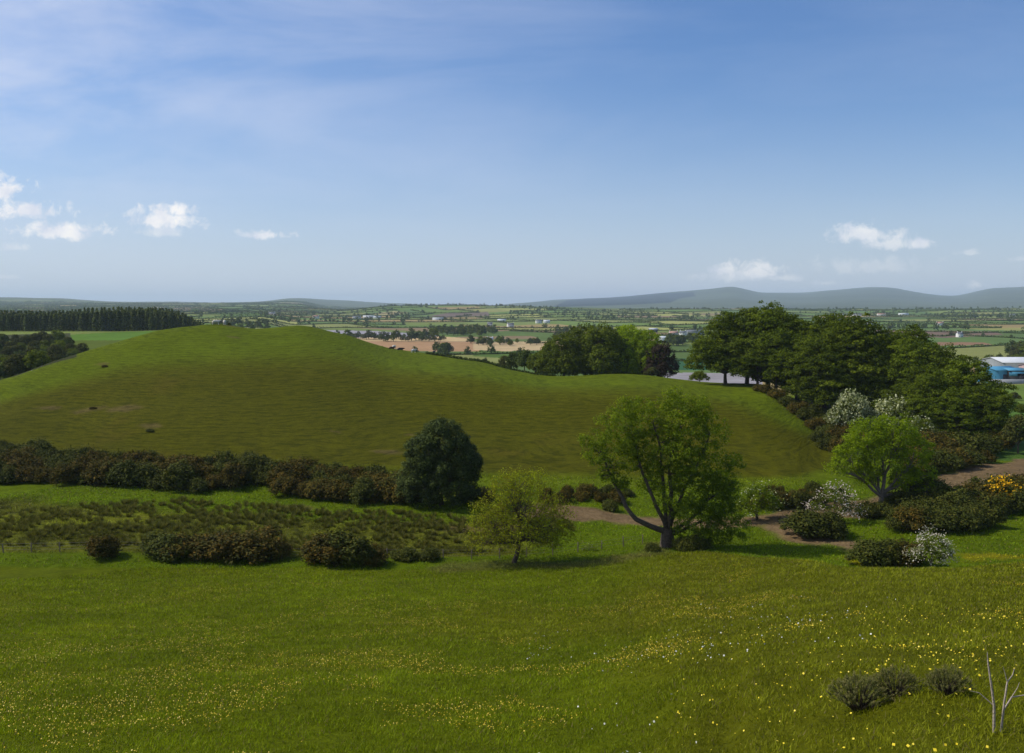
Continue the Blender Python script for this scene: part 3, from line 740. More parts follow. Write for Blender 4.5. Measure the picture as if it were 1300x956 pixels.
# generic small trees / bushes -------------------------------------------------
def small_tree(seed, mat, name='small_tree', ncl=130, nlf=26, cr=.7, leaf=.22):
    g = rs(seed)
    lob = [(0, 0, 4.2, 2.9, 2.9, 2.7), (-1.8, .3, 3.2, 1.9, 1.9, 1.7), (1.7, -.3, 3.4, 2.0, 1.9, 1.9), (g.uniform(-.6, .6), 0, 6.0, 1.9, 1.9, 1.5)]
    return make_tree(name, lob, ncl, nlf, cr, leaf, seed, mat, 1.6, .22, .75, .6, 6)
st_a = small_tree(301, L['scrub']); st_b = small_tree(302, L['syc']); st_c = small_tree(303, L['far'])
def low_bush(seed, mat):
    g = rs(seed)
    lob = [(0, 0, 1.6, 2.3, 2.1, 1.7), (-1.6, 0, 1.2, 1.6, 1.5, 1.3), (1.7, .2, 1.3, 1.6, 1.5, 1.4), (.3, 0, 2.6, 1.3, 1.3, 1.1)]
    return make_tree('round_bush', lob, 150, 26, .55, .17, seed, mat, .7, .14, .85, .6, 4, lowcut=-.2)
lb_a = low_bush(351, L['syc']); lb_b = low_bush(352, L['scrub'])
used_src = set()
def inst(src):
    if src.name in used_src: return copy_tree(src)
    used_src.add(src.name); return src
one = [(st_b, 446, 372, 9.5, 1.1, 'lone round tree on the hill line beside the pale ploughed strip'), (lb_a, 483, 352, 6.8, 1.0, 'low wide bushy tree in front of the tan field'),
       (st_c, 652, 318, 8.5, .9, 'first of the small trees along the falling field hedge'), (st_c, 666, 306, 9.5, .9, 'second small tree along the falling field hedge'), (st_b, 680, 298, 8.6, .9, 'small tree where the field hedge meets the brow'),
       (st_a, 640, 330, 7.5, .9, 'dark small tree furthest up the falling field hedge'), (lb_b, 291, 284, 2.6, .8, 'tiny bushy tree on top of the grass hill'), (lb_a, 888, 260, 7.4, .95, 'pale green bush at the brow before the grey field'),
       (lb_b, 828, 266, 6.0, 1.0, 'low brownish bush at the brow under the copper beech'), (st_a, 1292, 172, 8.0, .8, 'dark hawthorn on the track fence at the valley side'), (lb_a, 1296, 250, 7, .8, 'small bush in the green field beyond the track'), (lb_b, 1287, 300, 6, .9, 'faint bush on the field boundary below the blue shed')]
for src, u, y, h, wf, lab in one:
    o = inst(src); s = h / 7.5; put(o, at(u, y), G.uniform(0, 6), (s * wf, s * wf, s), .15)
    tag(o, lab, 'tree')
# scrub woodland on the left
k = 0
for y in (262, 280, 300, 322, 345, 372, 402, 435, 470):
    x0, x1 = -130, {262: 60, 280: 66, 300: 78, 322: 92, 345: 104, 372: 112, 402: 98, 435: 86, 470: 80}[y]
    st = 5.2 / mpp(y)
    u = x0
    while u < x1:
        uu = u + G.uniform(-.3, .3) * st; yy = y + G.uniform(-6, 6)
        P_ = at(uu, yy)
        src = (st_a, st_a, st_c, st_b)[G.randint(4)]
        o = inst(src); s = G.uniform(5.4, 8.2) / 7.5 * (1.15 if y < 300 else 1)
        put(o, P_, G.uniform(0, 6.28), (s * 1.15, s * 1.15, s), .2)
        tag(o, 'dark scrubby tree crowded into the wood beside the small green field', 'tree', 'trees of the scrubby wood beyond the hill')
        u += st; k += 1
print('wood trees', k)

# conifers -------------------------------------------------------------------
def conifer(seed):
    g = rs(seed); root = empty('conifer_tree'); H = 14.0
    n = 620
    z = 1.6 + (H - 1.6) * g.rand(n) ** .85
    rad = ((H - z) / H) ** .6 * 2.7 * (.5 + .6 * g.rand(n)) + .12
    a = g.rand(n) * 2 * pi
    P = np.stack([np.cos(a) * rad, np.sin(a) * rad, z - rad * .3], 1)
    nr = np.stack([np.cos(a) * .5, np.sin(a) * .5, np.ones(n)], 1) + g.normal(size=(n, 3)) * .4
    crown_obj('crown', quads_at(P, nr, .62, g, .5), np.repeat(g.rand(n), 4), L['conifer'], root)
    V, Fc = tubes([(np.array([(0, 0, -.3), (0, 0, 7), (0, 0, H - .5)]), [.22, .14, .03])], 5)
    mesh_np('trunk', V, Fc, 4, bark, parent=root)
    return root
cf = [conifer(401 + i) for i in range(3)]
pl = []
for r_i, y in enumerate(np.arange(612, 700, 8.0)):
    st = 3.2 / mpp(y); u = -95.0 + (r_i % 2) * st / 2
    while u < 262 - (y - 612) * .1 + (14 if y > 640 else 0):
        if not (y < 640 and u > 236): pl.append((y, u, G.uniform(-.25, .25) * st, G.uniform(-1.6, 1.6)))
        u += st
pl.sort()
near_, far_ = pl[:295], pl[295:]
def con_h(u): return np.interp(u, [-100, 0, 40, 90, 110, 150, 200, 240, 262], [12.8, 12.5, 12.2, 12.4, 14.0, 14.8, 14.2, 12.4, 11.4])
for i, (y, u, du, dy) in enumerate(near_):
    o = cf[i] if i < 3 else copy_tree(cf[G.randint(3)])
    s = con_h(u) / 14 * G.uniform(.88, 1.04)
    put(o, at(u + du, y + dy), G.uniform(0, 6.28), (s * G.uniform(1.0, 1.35),) * 2 + (s,), .2)
    tag(o, 'dark conifer in the front ranks of the plantation behind the hill', 'tree', 'conifers at the front of the plantation')
Vs = []; ts = []
for (y, u, du, dy) in far_:
    g = G; P0 = np.array(at(u + du, y + dy)); H = con_h(u) * g.uniform(.88, 1.1) + (y - 612) * .012; n = 70
    z = H * (.45 + .55 * g.rand(n) ** .8); rad = (H - z) / H * 2.5 * (.4 + .7 * g.rand(n)) + .1; a = g.rand(n) * 2 * pi
    P = P0 + np.stack([np.cos(a) * rad, np.sin(a) * rad, z], 1)
    nr = np.stack([np.cos(a) * .5, np.sin(a) * .5, np.ones(n)], 1) + g.normal(size=(n, 3)) * .4
    Vs.append(quads_at(P, nr, .9, g, .55)); ts.append(np.repeat(g.rand(n), 4))
o = crown_obj('conifer_plantation', np.concatenate(Vs), np.concatenate(ts), L['conifer'])
tag(o, 'deep ranks of the conifer plantation behind its front trees', 'trees', kind='stuff')
print('conifers', len(near_), len(far_))

# gorse ----------------------------------------------------------------------
def gorse(seed, mat, ncl=120, nlf=30, cr=.42, leaf=.10, name='gorse_bush'):
    g = rs(seed)
    lob = [(0, 0, .85, 1.25, 1.15, 1.0), (g.uniform(-1, -.5), .2, .7, .85, .9, .8), (g.uniform(.5, 1), -.2, .75, .85, .9, .8), (g.uniform(-.4, .4), 0, 1.35, .8, .8, .7)]
    for _ in range(4):
        a = g.uniform(0, 6.28); lob.append((cos(a) * g.uniform(.6, 1.5), sin(a) * g.uniform(.5, 1.2), g.uniform(.3, 1.5), .45, .45, g.uniform(.35, .7)))
    V, t, Cc = crown(lob, ncl + 40, nlf, cr * .85, leaf * .9, seed, 1.0, .6, -.3)
    # loose upright sprigs break the outline
    n = 700; q = g.choice(len(Cc), n); P = Cc[q] + g.normal(size=(n, 3)) * [.22, .22, .12] + np.array([0, 0, 1.]) * (g.rand(n, 1) ** 2) * .55
    V2 = quads_at(P, g.normal(size=(n, 3)), leaf * .8, g, .4); V = np.concatenate([V, V2]); t = np.concatenate([t, np.repeat(g.rand(n), 4)])
    o = crown_obj(name, V, t, mat); o.location = (0, 0, -50)
    return o
gv = [gorse(501 + i, L['gorse'] if i % 2 == 0 else L['gorse_brown']) for i in range(10)]
gused = set()
def gput(i, p, s, lab, grp=None, name=None, sx=1.0):
    src = gv[i]
    o = src.copy() if src.name in gused else src
    if o is not src: COL.objects.link(o)
    gused.add(src.name)
    if name: o.name = name
    for kk in ('label', 'category', 'group'):
        if kk in o: del o[kk]
    o.location = (p[0], p[1], p[2] - .1); o.rotation_euler = (0, 0, G.uniform(0, 6.28)); o.scale = (s * sx * G.uniform(.9, 1.2), s * sx * G.uniform(.9, 1.2), s * G.uniform(.85, 1.1))
    return tag(o, lab, 'bush', grp)
nb = 0
def band(u0, u1, front, depth, hmax, lab, grp, brown=.5, step=2.7):
    global nb
    for rw in range(int(depth / 3.0) + 1):
        u = u0 + G.uniform(0, 10)
        while u < u1:
            vf = np.interp(u, *front)
            h = hit(u, vf, 90)
            y = h[1] + 1.2 + rw * 3.0 + G.uniform(-1, 1)
            if depth_ok(u, rw * 3.0):
                s = G.uniform(.62, 1.3) * hmax / 2.0
                b = vnoise(u / 28.0, rw * 1.3 + 5, 7) + G.uniform(-.25, .25)
                i = (1, 3, 5, 7, 9)[G.randint(5)] if b < brown else (0, 2, 4, 6, 8)[G.randint(5)]
                gput(i, at(u, y), s, lab, grp); nb += 1
            u += step / mpp(y) * G.uniform(.8, 1.25)
top_u = [-60, 0, 60, 100, 140, 200, 280, 320, 360, 380, 440, 470, 500, 520]
top_d = [16, 16, 15, 14, 14, 12, 11.5, 9.5, 10, 12, 12, 10, 9, 7]
depth_ok = lambda u, d: d <= np.interp(u, top_u, top_d)
band(-60, 520, ([-60, 0, 130, 190, 250, 300, 340, 370, 440, 520], [615, 614, 617, 622, 626, 620, 617, 632, 640, 641]), 16.5, 3.0, 'brown and dark green gorse bush packed into the long band below the hill', 'gorse bushes of the long band below the hill', .47)
depth_ok = lambda u, d: d <= np.interp(u, [690, 710, 790, 800], [3, 6, 5, 3])
band(692, 800, ([690, 800], [640, 640]), 6, 1.7, 'gorse bush at the foot of the hill behind the bare earth patch', 'gorse bushes behind the bare earth patch', .55)
depth_ok = lambda u, d: d <= np.interp(u, [590, 625], [4, 4])
band(592, 624, ([590, 625], [640, 640]), 4, 1.8, 'dark gorse bush tucked in the shade beside the dense dark tree', 'gorse bushes beside the dense dark tree', .2)
depth_ok = lambda u, d: d <= 6
band(958, 1046, ([950, 1046], [650, 644]), 6, 1.9, 'dark gorse bush between the track and the end of the hill', 'gorse bushes at the low end of the hill', .35)
print('gorse', nb)
# brown thicket under the grove and down to the track
for (u, y, s) in [(972, 214, 1.1), (985, 210, 1.3), (998, 205, 1.3), (1010, 200, 1.3), (1022, 196, 1.4), (1036, 190, 1.5), (1048, 184, 1.4), (1060, 180, 1.5), (1052, 172, 1.3), (1066, 170, 1.4), (1080, 176, 1.5), (1095, 178, 1.5), (1030, 203, 1.5), (1050, 196, 1.6), (1072, 190, 1.6), (1110, 182, 1.6), (1128, 180, 1.6), (962, 218, .9), (1041, 178, 1.1)]:
    gput(G.randint(6), at(u, y), s * 1.05, 'brown and green gorse bush in the thicket running down from under the grove', 'gorse bushes under the grove')
for (u, y, s) in [(1168, 158, 1.9), (1182, 164, 2.2), (1196, 160, 2.1), (1210, 166, 2.2), (1224, 163, 2.0), (1238, 168, 2.0), (1252, 172, 1.8), (1266, 176, 1.6), (1176, 150, 1.7), (1192, 152, 1.8), (1208, 154, 1.7), (1225, 156, 1.5), (1150, 166, 1.9), (1278, 182, 1.2), (1160, 150, 1.6), (1243, 160, 1.3)]:
    gput((0, 1, 3, 2, 5, 1)[G.randint(6)], at(u, y), s * 1.12, 'tall brown gorse bush leaning over the shaded side of the earth track', 'gorse bushes over the far side of the track')
for (u, y, s) in [(1150, 119, 1.5), (1166, 121, 1.8), (1182, 120, 1.9), (1198, 120, 1.6), (1212, 118, 1.35), (1226, 118, 1.3), (1160, 114, 1.3), (1178, 114, 1.5), (1196, 114, 1.6), (1214, 114, 1.5), (1232, 114, 1.3), (1140, 109, 1.2), (1158, 108, 1.3), (1176, 108, 1.4), (1194, 108, 1.4), (1212, 108, 1.4), (1230, 109, 1.3), (1246, 110, 1.2), (1138, 121, 1.3), (1120, 117, 1.0), (1100, 117, 1.0)]:  # front row added to stand in for deep shadow on the ground
    gput((0, 2, 4, 0, 2, 3)[G.randint(6)], at(u, y), s * 1.1, 'dark gorse bush in the thicket by the lime-green ash, front row added as shadow', 'dark gorse bushes beside the lime-green ash')
for (u, y, s, i) in [(1246, 121, 1.9, 1), (1260, 123, 2.0, 0), (1276, 122, 1.9, 2), (1292, 124, 1.8, 3), (1252, 117, 1.4, 3), (1270, 117, 1.4, 4), (1290, 118, 1.5, 0), (1306, 121, 1.7, 1)]:
    gput(i, at(u, y), s, 'rusty green gorse bush clustered around the yellow flowering gorse', 'gorse bushes around the yellow flowering gorse')
singles = [(133, 719, 1.15, 3, 1.0, 'small round gorse bush alone beside the marsh fence'), (212, 719, 1.45, 0, 1.2, 'dark green end bush of the gorse row by the marsh fence'), (243, 721, 1.5, 1, 1.15, 'dark brown gorse bush second in the row by the marsh fence'),
           (283, 722, 1.6, 3, 1.3, 'orange-brown gorse bush in the middle of the row by the marsh fence'), (318, 723, 1.55, 5, 1.3, 'orange-brown gorse bush late in the row by the marsh fence'), (344, 723, 1.25, 1, 1.1, 'last small brown gorse bush of the row by the marsh fence'),
           (412, 727, 1.55, 3, 1.1, 'brown half of the double gorse bush by the meadow edge'), (440, 728, 1.6, 0, 1.05, 'green half of the double gorse bush by the meadow edge'), (473, 727, .95, 1, 1.1, 'small dark gorse bush right beside the double bush'),
           (516, 724, .75, 2, 1.2, 'low gorse bush by the fence, past the double bush'), (546, 723, .7, 4, 1.2, 'thin low gorse bush nearest the bare fence strip'),
           (1030, 680, 1.6, 0, 1.3, 'green gorse bush between the two branches of the track'), (1052, 682, 1.45, 2, 1.1, 'green gorse bush in front of the pink-white hawthorn'),
           (1108, 724, 1.35, 0, 1.2, 'green gorse bush sunk behind the meadow rise'), (1128, 726, 1.3, 2, 1.1, 'olive gorse bush in the middle of the trio behind the meadow rise'), (1150, 727, 1.25, 5, 1.2, 'orange-brown gorse bush against the white hawthorn behind the meadow rise'),
           (775, 648, .8, 4, 1.1, 'small green bush on the bare earth patch'), (133, 466, .32, 1, 1.5, 'tiny dark bush high on the hill face'), (190, 548, .36, 2, 1.3, 'tiny dark bush low on the hill face'),
           (866, 699, .8, 0, 1.2, 'low dark bush against the foot of the large spreading ash'), (884, 699, .95, 4, 1.2, 'spreading dark bush in the shade of the large ash, a step from its trunk'), (828, 699, .5, 2, 1.2, 'small tuft-like bush on the open side of the large ash trunk'),
           (1245, 652, 1.5, 0, 1.1, 'gorse bush in front of the rusty cluster'), (118, 519, .3, 1, 1.5, 'tiny shrub over a bare scrape on the hill face')]
for (u, v, s, i, sx, lab) in singles:
    h = hit(u, v, 60) if v < 715 or v > 730 or u > 1000 else None
    if v == 699: h = at(u, 98.5)
    if u > 1090 and v > 700: h = at(u, 93)
    elif v > 715 and u < 700: h = at(u, 95.5 if v < 726 else 93.5)
    gput(i, h, s, lab, sx=sx)
# yellow gorse in flower
def flower_bush(u, y, s, lab):
    root = empty('flowering_gorse'); g = rs(int(u))
    lob = [(0, 0, .9, 1.0, .9, .95), (-.4, -.1, 1.6, .75, .7, .7), (.6, 0, 1.0, .7, .7, .7)]
    V, t, Cc = crown(lob, 110, 26, .38, .09, 77, .9, .8, -.1); crown_obj('foliage', V, t, L['gorse'], root)
    k_ = g.choice(len(Cc), 1100); k_ = k_[(Cc[k_][:, 2] > .8)]
    P = Cc[k_] + g.normal(size=(len(k_), 3)) * .26 + [0, -.12, .12]
    crown_obj('flowers', quads_at(P, g.normal(size=P.shape) + [0, -.4, .6], .085, g, .8), np.repeat(g.rand(len(P)), 4), L['yellow'], root)
    put(root, at(u, y), 0, s); tag(root, lab, 'bush'); return root
flower_bush(1272, 119.5, 1.75, 'gorse bush covered in bright yellow flower by the track')
flower_bush(1290, 120, 1.1, 'smaller gorse bush with some yellow flower, nearer the fence post')
# hawthorns in blossom
def haw(u, y, h, wf, bmat, n, lab, seed, leaf='syc', thin=1.0):
    lob = [(0, 0, 2.9, 2.1, 2.0, 1.8), (-1.5, 0, 2.2, 1.4, 1.4, 1.2), (1.5, 0, 2.3, 1.4, 1.4, 1.3), (.2, 0, 4.0, 1.4, 1.4, 1.1)]
    t = make_tree('hawthorn', lob, int(150 * thin), 26, .5, .12, seed, L[leaf], 1.2, .16, .8, .6, 8, blossom=(bmat, n, .10 if y < 140 else .15))
    s = h / 5.2; put(t, at(u, y), G.uniform(-.5, .5), (s * wf, s * wf, s)); tag(t, lab, 'tree', 'hawthorns in blossom'); return t
haw(1080, 191, 9.2, .85, L['cream'], 3200, 'cream flowering hawthorn at the foot of the grove, the rounder of the pair', 601)
haw(1136, 190, 8.8, 1.05, L['cream'], 2000, 'cream flowering hawthorn at the foot of the grove, the wider and duller of the pair', 602)
haw(1166, 178, 6.4, 1.0, L['cream'], 500, 'faintly flowering hawthorn between the wide cream one and the track', 603)
haw(1058, 114.5, 5.0, 1.15, L['pink'], 900, 'pinkish-white flowering hawthorn behind the green gorse between the tracks', 604, thin=.5)
haw(1182, 90, 4.3, .95, L['white'], 1200, 'thorny white flowering hawthorn at the rim of the meadow rise', 605, thin=.5)
haw(960, 117, 5.0, 1.35, L['cream'], 350, 'dull green hawthorn with a bare stem beside the large ash', 606, 'ash')
haw(748, 100, .9, 2.0, L['pink'], 0 + 60, 'tiny flowering thorn in the rough patch behind the young tree', 607, thin=.3)
t = haw(664, 94.5, 1.7, .6, L['white'], 90, 'small white flowering shrub next to the dark trunk on the fence', 608, thin=.2)

# gorse and dead twigs right under the camera
def near_gorse(u, y, s, seed, lab):
    root = empty('gorse_shrub'); g = rs(seed)
    lob = [(0, 0, .55, .8, .6, .55), (-.5, 0, .5, .5, .5, .5), (.55, 0, .45, .5, .5, .45), (.1, 0, .95, .45, .4, .35), (-.35, 0, .9, .3, .3, .3)]
    V, t, Cc = crown(lob, 260, 5, .16, .01, seed, .9, .7, -.2)
    # spiny upright sprigs: long thin leaves radiating from each clump
    k_ = np.repeat(np.arange(len(Cc)), 90); n = len(k_)
    ax_ = (Cc - np.array([0, 0, .2])); ax_ /= np.linalg.norm(ax_, axis=1, keepdims=True); ax_ = ax_ + g.normal(size=ax_.shape) * .35 + [0, 0, .4]; ax_ /= np.linalg.norm(ax_, axis=1, keepdims=True)
    tpos = g.rand(n, 1) * .26
    base = Cc[k_] + ax_[k_] * tpos
    dirn = ax_[k_] * .45 + g.normal(size=(n, 3)) * .7; dirn /= np.linalg.norm(dirn, axis=1, keepdims=True)
    ln = .03 + .03 * g.rand(n, 1); sd2 = np.cross(dirn, g.normal(size=(n, 3))); sd2 /= np.linalg.norm(sd2, axis=1, keepdims=True)
    Vq = np.stack([base - sd2 * .006, base + sd2 * .006, base + dirn * ln + sd2 * .002, base + dirn * ln - sd2 * .002], 1).reshape(-1, 3)
    tnt = np.clip(.25 + tpos[:, 0] * 1.6 + g.rand(n) * .35 - .1, 0, 1)
    o = mesh_np('foliage', Vq, np.arange(len(Vq)), 4, L['neargorse'], {'tint': ('POINT', 'FLOAT', np.repeat(tnt, 4))}, parent=root)
    V, Fc = tubes([limb((0, 0, -.1), c, .018, .005, g, .1, .1, 5) for c in Cc[::2]] + [(np.stack([c, c + a * .27]), [.005, .003]) for c, a in zip(Cc, ax_)], 4)
    mesh_np('stems', V, Fc, 4, bark, parent=root)
    put(root, at(u, y), 0, s, .05); tag(root, lab, 'bush'); return root
L['neargorse'] = leaf_mat('spiny_gorse', [(0, (.075, .09, .02)), (.4, (.16, .18, .05)), (.7, (.30, .29, .11)), (1, (.48, .34, .19))], .3, .7)
near_gorse(1090, 18.6, .60, 701, 'spiny gorse shrub at the near edge of the meadow, wider than its neighbour')
near_gorse(1136, 18.8, .52, 702, 'middle spiny gorse shrub of the three at the near edge of the meadow')
near_gorse(1202, 18.5, .46, 703, 'narrow upright spiny gorse shrub nearest the dead branches')
g = rs(88); root = empty('dead_branch')
pal = solid_mat('bleached_wood', (.40, .33, .27), .8, 20, .25, .5)
pa = [(np.array([(0, 0, -.1), (-.02, 0, .5), (-.10, 0, .95), (-.16, .02, 1.32), (-.17, .03, 1.5)]), [.022, .02, .016, .011, .004]),
      (np.array([(.12, 0, -.1), (.16, 0, .55), (.20, 0, .95), (.29, 0, 1.08), (.33, .02, 1.2)]), [.018, .016, .013, .008, .004]),
      (np.array([(.20, 0, .95), (.16, 0, 1.08), (.11, 0, 1.24)]), [.009, .007, .003]),
      (np.array([(.14, 0, .4), (.35, .1, .62), (.6, .1, .66), (.85, .1, .60)]), [.014, .012, .010, .005]),
      (np.array([(.35, .1, .62), (.45, .1, .8), (.48, .1, .9)]), [.008, .006, .003]), (np.array([(-.02, 0, .5), (-.25, .1, .7), (-.42, .1, .74)]), [.01, .007, .003])]
V, Fc = tubes([(p_, np.array(r_) * 1.15) for p_, r_ in pa], 7); mesh_np('branch', V, Fc, 4, pal, smooth=True, parent=root)
put(root, at(1262, 15.6), 0, 1.0, 0); tag(root, 'bleached dead branches sticking up from the meadow beside the gorse', 'branch')

# --- rushes in the marsh ------------------------------------------------------
L['rush'] = leaf_mat('rush_blade', [(0, (.065, .075, .014)), (.6, (.110, .115, .020)), (1, (.20, .17, .05))], .25, .8, .05)
def rush(seed):
    g = rs(seed); n = 90
    a = g.rand(n) * 2 * pi; r0 = g.rand(n) * .22; r1 = r0 + .12 + g.rand(n) * .38; h = .45 + g.rand(n) * .45
    b = np.stack([np.cos(a) * r0, np.sin(a) * r0, np.zeros(n)], 1); t_ = np.stack([np.cos(a) * r1, np.sin(a) * r1, h], 1)
    s = np.stack([-np.sin(a), np.cos(a), np.zeros(n)], 1) * .022
    V = np.stack([b - s, b + s, t_ + s * .5, t_ - s * .5], 1).reshape(-1, 3)
    return mesh_np('rush_tuft', V, np.arange(len(V)), 4, L['rush'], {'tint': ('POINT', 'FLOAT', np.repeat(g.rand(n), 4))})
rv = [rush(801 + i) for i in range(5)]
cand = []
while len(cand) < 1300:
    th = radians(G.uniform(-32.5, 4)); r = G.uniform(96, 136)
    x, y = r * sin(th), r * cos(th); s = float(gs(x, y))
    if not (7.08 < s < 7.86): continue
    u = 650 + x / y * F
    dens = fbm(x / 9, y / 6, 91, 3) + (.16 if s > 7.4 else 0) - (.22 if u > 520 else 0) - (.2 if u > 640 else 0)
    if dens < .42 + G.uniform(-.1, .1): continue
    if seg_dist(np.array(x), np.array(y), track1) < 6: continue
    cand.append((y, x, s))
cand.sort()
for i, (y, x, s) in enumerate(cand[:300]):
    o = rv[i] if i < 5 else rv[G.randint(5)].copy()
    if i >= 5: COL.objects.link(o)
    sc2 = G.uniform(.45, .95); o.location = (x, y, float(gz(x, y)) - .03); o.rotation_euler = (0, 0, G.uniform(0, 6)); o.scale = (sc2 * 1.1, sc2 * 1.1, sc2 * .85)
    tag(o, 'dark tuft of rushes on the near half of the marsh', 'rushes', 'rush tufts on the near half of the marsh')
Vs = []; ts = []
bufs = []
for m_ in rv:
    a_ = np.zeros(len(m_.data.vertices) * 3, np.float32); m_.data.vertices.foreach_get('co', a_); bufs.append(a_.reshape(-1, 3))
for (y, x, s) in cand[300:]:
    a = G.uniform(0, 6.28); sc2 = G.uniform(.55, 1.05); b = bufs[G.randint(5)] * [sc2 * 1.1, sc2 * 1.1, sc2 * .85]
    Vs.append(np.stack([b[:, 0] * cos(a) - b[:, 1] * sin(a) + x, b[:, 0] * sin(a) + b[:, 1] * cos(a) + y, b[:, 2] + float(gz(x, y)) - .03], 1)); ts.append(np.repeat(G.rand(len(b) // 4), 4))
o = crown_obj('rushes', np.concatenate(Vs), np.concatenate(ts), L['rush']); tag(o, 'mass of rush tufts over the far half of the marsh', 'rushes', kind='stuff')

# --- grass, seed heads and buttercups on the near meadow -----------------------
def attr_mat(name, trans, rough=.7):
    m, nt, nd, lk = new_mat(name)
    out = N(nt, 'ShaderNodeOutputMaterial'); bs = N(nt, 'ShaderNodeBsdfPrincipled'); bs.inputs['Roughness'].default_value = rough; bs.inputs['Specular IOR Level'].default_value = .15
    a = N(nt, 'ShaderNodeAttribute', attribute_name='land'); lk.new(a.outputs['Color'], bs.inputs['Base Color'])
    tr_ = N(nt, 'ShaderNodeBsdfTranslucent'); mx = N(nt, 'ShaderNodeMixShader', i_0=trans); lk.new(a.outputs['Color'], tr_.inputs[0])
    lk.new(bs.outputs[0], mx.inputs[1]); lk.new(tr_.outputs[0], mx.inputs[2]); lk.new(mx.outputs[0], out.inputs[0])
    return m
gm = attr_mat('grass_blade', .4)
g = rs(5)
def scatter(n, r0, r1, pw=1.0, t0=-33, t1=33):
    th = np.radians(g.uniform(t0, t1, n)); r = (r0 ** pw + (r1 ** pw - r0 ** pw) * g.rand(n)) ** (1 / pw)
    x, y = np.sin(th) * r, np.cos(th) * r
    k_ = gs(x, y) < 6.05
    return x[k_], y[k_], r[k_]
x, y, r = scatter(430000, 10, 100, .9)
th_ = np.radians(g.uniform(-33, 33, 190000)); r2 = g.uniform(66, 150, 190000); x2, y2 = np.sin(th_) * r2, np.cos(th_) * r2
s2 = gs(x2, y2); k2 = (s2 >= 6.05) & (s2 < 9.0) & (gfield(TRK, x2, y2) < .3); x, y, r = np.r_[x, x2[k2]], np.r_[y, y2[k2]], np.r_[r, r2[k2]]
z = gz(x, y)
cl = np.stack([gfield(COLG[..., c], x, y) for c in range(3)], 1)
pv = fbm(x / 1.1, y / 1.1, 3, 3); keep = pv + g.uniform(-.2, .2, len(x)) > .38
x, y, r, z, cl, pv = x[keep], y[keep], r[keep], z[keep], cl[keep], pv[keep]
n = len(x)
hgt = (.05 + .08 * g.rand(n)) * (.6 + .9 * pv) * (1 + r / 140); wd = np.maximum(.006, r * .00042) * (1 + g.rand(n))
a = g.rand(n) * 2 * pi; ln = g.normal(size=(n, 2)) * .5 * hgt[:, None]
s_ = np.stack([np.cos(a), np.sin(a), 0 * a], 1) * wd[:, None]
b = np.stack([x, y, z - .01], 1); tp = b + np.stack([ln[:, 0], ln[:, 1], hgt], 1)
V = np.stack([b - s_, b + s_, tp], 1).reshape(-1, 3)
cl = cl * (.65 + .8 * g.rand(n, 1)) * (.6 + .85 * pv[:, None]) * 1.75
dryb = g.rand(n) < .06; cl[dryb] = [.24, .20, .06]
Cc_ = np.concatenate([cl, np.ones((n, 1))], 1).repeat(3, 0)
o = mesh_np('grass', V, np.arange(len(V)), 3, gm, {'land': ('POINT', 'FLOAT_COLOR', Cc_)}); tag(o, 'short green grass blades covering the foreground meadow', 'grass', kind='stuff')
print('blades', n)
def flowers(name, n, r0, r1, size, col, dens_fn, lab, t0=-33, t1=33, h0=.12, h1=.28, pw=1.0):
    x, y, r = scatter(n, r0, r1, pw, t0, t1)
    k_ = dens_fn(x, y) ; x, y, r = x[k_], y[k_], r[k_]; n = len(x)
    P = np.stack([x, y, gz(x, y) + g.uniform(h0, h1, n)], 1)
    m, nt, nd, lk = new_mat(name + '_petal'); out = N(nt, 'ShaderNodeOutputMaterial'); bs = N(nt, 'ShaderNodeBsdfPrincipled')
    bs.inputs['Base Color'].default_value = (*col, 1); bs.inputs['Roughness'].default_value = .5; lk.new(bs.outputs[0], out.inputs[0])
    nr = g.normal(size=(n, 3)) * .5 + [-.3, -.3, .8]
    V = quads_at(P, nr, size * (.8 + .5 * g.rand(n)) , g, 1.0)
    o = mesh_np(name, V, np.arange(len(V)), 4, m); tag(o, lab, 'flowers', kind='stuff'); print(name, n)
patch = lambda x, y: fbm(x / 6.5, y / 5.0, 61, 4)
fine = lambda x, y: fbm(x / 1.3, y / 1.3, 67, 2)
flowers('buttercup_flowers', 66000, 22, 88, .019, (.60, .42, .005), lambda x, y: 1.25 * (patch(x, y) - .5) + .5 + .5 * (fine(x, y) - .5) + g.uniform(-.07, .07, len(x)) > .56 + .12 * sstep(50, 85, np.hypot(x, y)) + .16 * sstep(2, 22, np.degrees(np.arctan2(x, y))) + .13 * (1 - sstep(28, 44, np.hypot(x, y))) * sstep(-5, 10, np.degrees(np.arctan2(x, y))) , 'yellow buttercups scattered in drifts over the foreground meadow', -33, 33)
flowers('wild_flowers', 1500, 14, 48, .022, (.85, .66, .02), lambda x, y: patch(x, y) + g.uniform(-.2, .2, len(x)) > .50, 'single yellow flowers on the near right-hand meadow slope', 9, 33)
flowers('dandelion_clocks', 900, 20, 60, .028, (.62, .62, .56), lambda x, y: patch(x + 90, y) + g.uniform(-.15, .15, len(x)) > .55, 'whitish dandelion seed heads in the foreground meadow', 1, 24)

